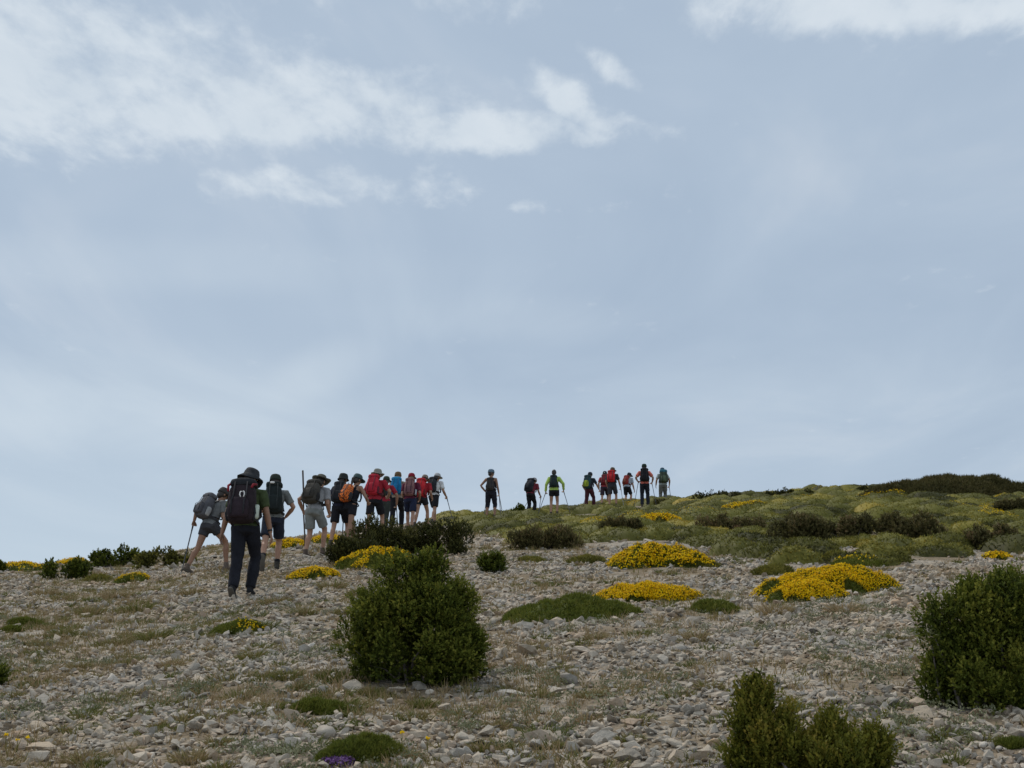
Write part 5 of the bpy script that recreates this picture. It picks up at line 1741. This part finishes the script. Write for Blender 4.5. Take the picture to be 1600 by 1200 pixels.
# 14
make_person('bent hiker in black trousers with a big dark pack beside a small round bush', 829, 807, 1.60, yaw=-30, lean=28, feet=((-.08, -.10, 0, 0), (.08, .10, 0, 0)), drop=.02, hands=((-.2, .2, .02), (.24, .36, .16)), hold=(True, True), head=(-10, 20), shirt=(.20, .03, .05), bottom='pants', bcol=BLK, hat=('bandana', (.30, .28, .29)), hair=(M_HAIRD, 'bun'), detail=0, skin=M_SKIN2,
            pack=dict(label='big dark backpack of the bent hiker in black trousers', col=(.02, .022, .03), w=.34, d=.22, z0=.02, z1=.54),
            poles=((1, (.30, .10), 'walking pole crossing left in front of the bent dark-clad hiker', M_POLE, 0), (0, (-.46, -.10), 'walking pole behind the bent dark-clad hiker', M_POLEL, 0)))
# 15
make_person('hiker in lime green top and black shorts with a dark backpack on the ridge', 866, 806, 1.76, yaw=-6, lean=6, feet=((-.12, .0, 0, 0), (.10, .06, 0, 0)), hands=((-.31, .06, .0), (.34, .12, .06)), hold=(True, True), elbow=((-.3, -1, 0), (.5, -.8, 0)), head=(-4, 4), shirt=(.40, .56, .12), sleeve='long', bottom='short', bcol=BLK, hat=None, hair=(M_HAIRD, 'short'), female=True, detail=0,
            pack=dict(label='dark green backpack on the hiker in lime green top', col=(.02, .035, .035), w=.27, d=.16, z0=.08, z1=.46),
            poles=((1, (.58, .15), 'walking pole slanting right of the lime green hiker', M_POLE, 0), (0, (-.62, .02), 'walking pole slanting left of the lime green hiker', M_POLE, 0)))
# 16
make_person('hiker in maroon trousers with a dark teal pack, arm stretched to the right', 921, 798, 1.60, yaw=-28, lean=10, feet=((-.13, -.14, 0, 0), (.12, .16, 0, 0)), hands=((-.22, .1, .0), (.30, .40, .10)), hold=(True, True), elbow=((-1, -.5, 0), (1, -.3, -.5)), head=(-6, 8), shirt=(.022, .028, .036), bottom='pants', bcol=(.055, .014, .020), hat=('bandana', (.022, .028, .04)), hair=(M_HAIRD, 'short'), detail=0,
            pack=dict(label='dark teal backpack with lime pocket above maroon trousers', col=(.025, .06, .065), pocket=(.26, .32, .03), w=.33, d=.21, z0=.02, z1=.53),
            poles=((0, (-.36, .02), 'pale walking pole left of the maroon trousers hiker', M_POLEL, 0),))
# 17 / 18
make_person('hiker in dark shirt and grey shorts with red backpack and brown cap on the ridge', 957, 793, 1.76, yaw=-16, lean=13, feet=((-.12, -.06, 0, 0), (.14, .12, 0, 0)), hands=((-.24, .2, .04), (.30, .26, .02)), hold=(True, True), head=(-14, 8), shirt=(.03, .032, .04), bottom='shorts', bcol=(.038, .038, .044), hat=('cap', (.12, .09, .055)), hair=(M_HAIRB, 'short'), detail=0,
            pack=dict(label='bright red backpack on the brown-capped hiker', col=(.50, .022, .028), w=.33, d=.20, z0=.10, z1=.52),
            poles=((1, (.42, .28), 'walking pole between the two red-pack hikers on the ridge', M_POLEL, 0),))
make_person('half hidden hiker with red sleeve and maroon shorts left of the brown-capped hiker', 948, 793, 1.70, yaw=-12, lean=16, feet=WALK, dxy=(-.05, .5), hands=((-.26, .12, .0), (.2, .2, .1)), head=(0, 10), shirt=(.30, .04, .05), bottom='shorts', bcol=(.035, .022, .034), hat=('cap', (.05, .05, .06)), hair=(M_HAIRD, 'short'), detail=0,
            pack=dict(label='dark red backpack of the half hidden hiker', col=(.20, .02, .025), w=.26, d=.14, z0=.08, z1=.48))
# 19
make_person('stooping hiker in pale T-shirt and black shorts with peaked navy cap', 980, 790, 1.66, yaw=-34, lean=22, feet=((-.10, -.08, 0, 0), (.10, .12, 0, 0)), drop=.03, hands=((-.22, .2, .0), (.24, .30, .02)), head=(-22, 14), shirt=(.36, .40, .46), bottom='shorts', bcol=BLK, hat=('cap', (.025, .028, .045)), hair=(M_HAIRD, 'short'), detail=0,
            pack=dict(label='dull red backpack on the stooping hiker with navy cap', col=(.26, .035, .03), pocket=(.18, .05, .03), w=.28, d=.17, z0=.08, z1=.48, trim=(.2, .03, .03)))
# 20
make_person('hiker in coral T-shirt and dark trousers, tallest figure on the ridge', 1008, 792, 1.82, yaw=-4, lean=3, feet=((-.11, .0, 0, 0), (.12, .05, 0, 0)), hands=((-.27, .16, .14), (.31, .16, .10)), hold=(True, True), elbow=((-.6, -1, 0), (.4, -.8, 0)), head=(-8, 3), shirt=(.62, .16, .12), bottom='pants', bcol=(.014, .017, .026), hat=('bandana', (.018, .035, .022)), hair=(M_HAIRD, 'short'), detail=0,
            pack=dict(label='black backpack on the hiker in coral T-shirt', col=(.014, .014, .017), w=.33, d=.18, z0=.06, z1=.52),
            poles=((1, (.46, .20), 'walking pole right of the coral-shirted hiker', M_POLE, 0), (0, (-.44, .20), 'walking pole left of the coral-shirted hiker', M_POLE, 0)))
# 21
make_person('last hiker on the ridge, pale shirt and teal headgear, rightmost of all', 1040, 790, 1.70, yaw=4, lean=8, feet=STAND, hands=((-.30, .10, .02), (.30, .10, .02)), hold=(False, True), head=(-6, 6), shirt=(.33, .37, .36), bottom='pants', bcol=(.14, .14, .13), hat=('bandana', (.05, .10, .13)), hair=(M_HAIRD, 'short'), detail=0, dxy=(0, .8),
            pack=dict(label='teal and olive backpack on the rightmost hiker', col=(.055, .075, .05), pocket=(.09, .12, .075), lidcol=(.05, .15, .20), w=.36, d=.22, z0=.06, z1=.54, lidh=.10),
            poles=((1, (.40, .12), 'walking pole of the rightmost hiker on the ridge', M_POLE, 0),))
if __name__ == '__main__':
    for i_ in PEOPLE_INFO:
        print('FIT', i_)
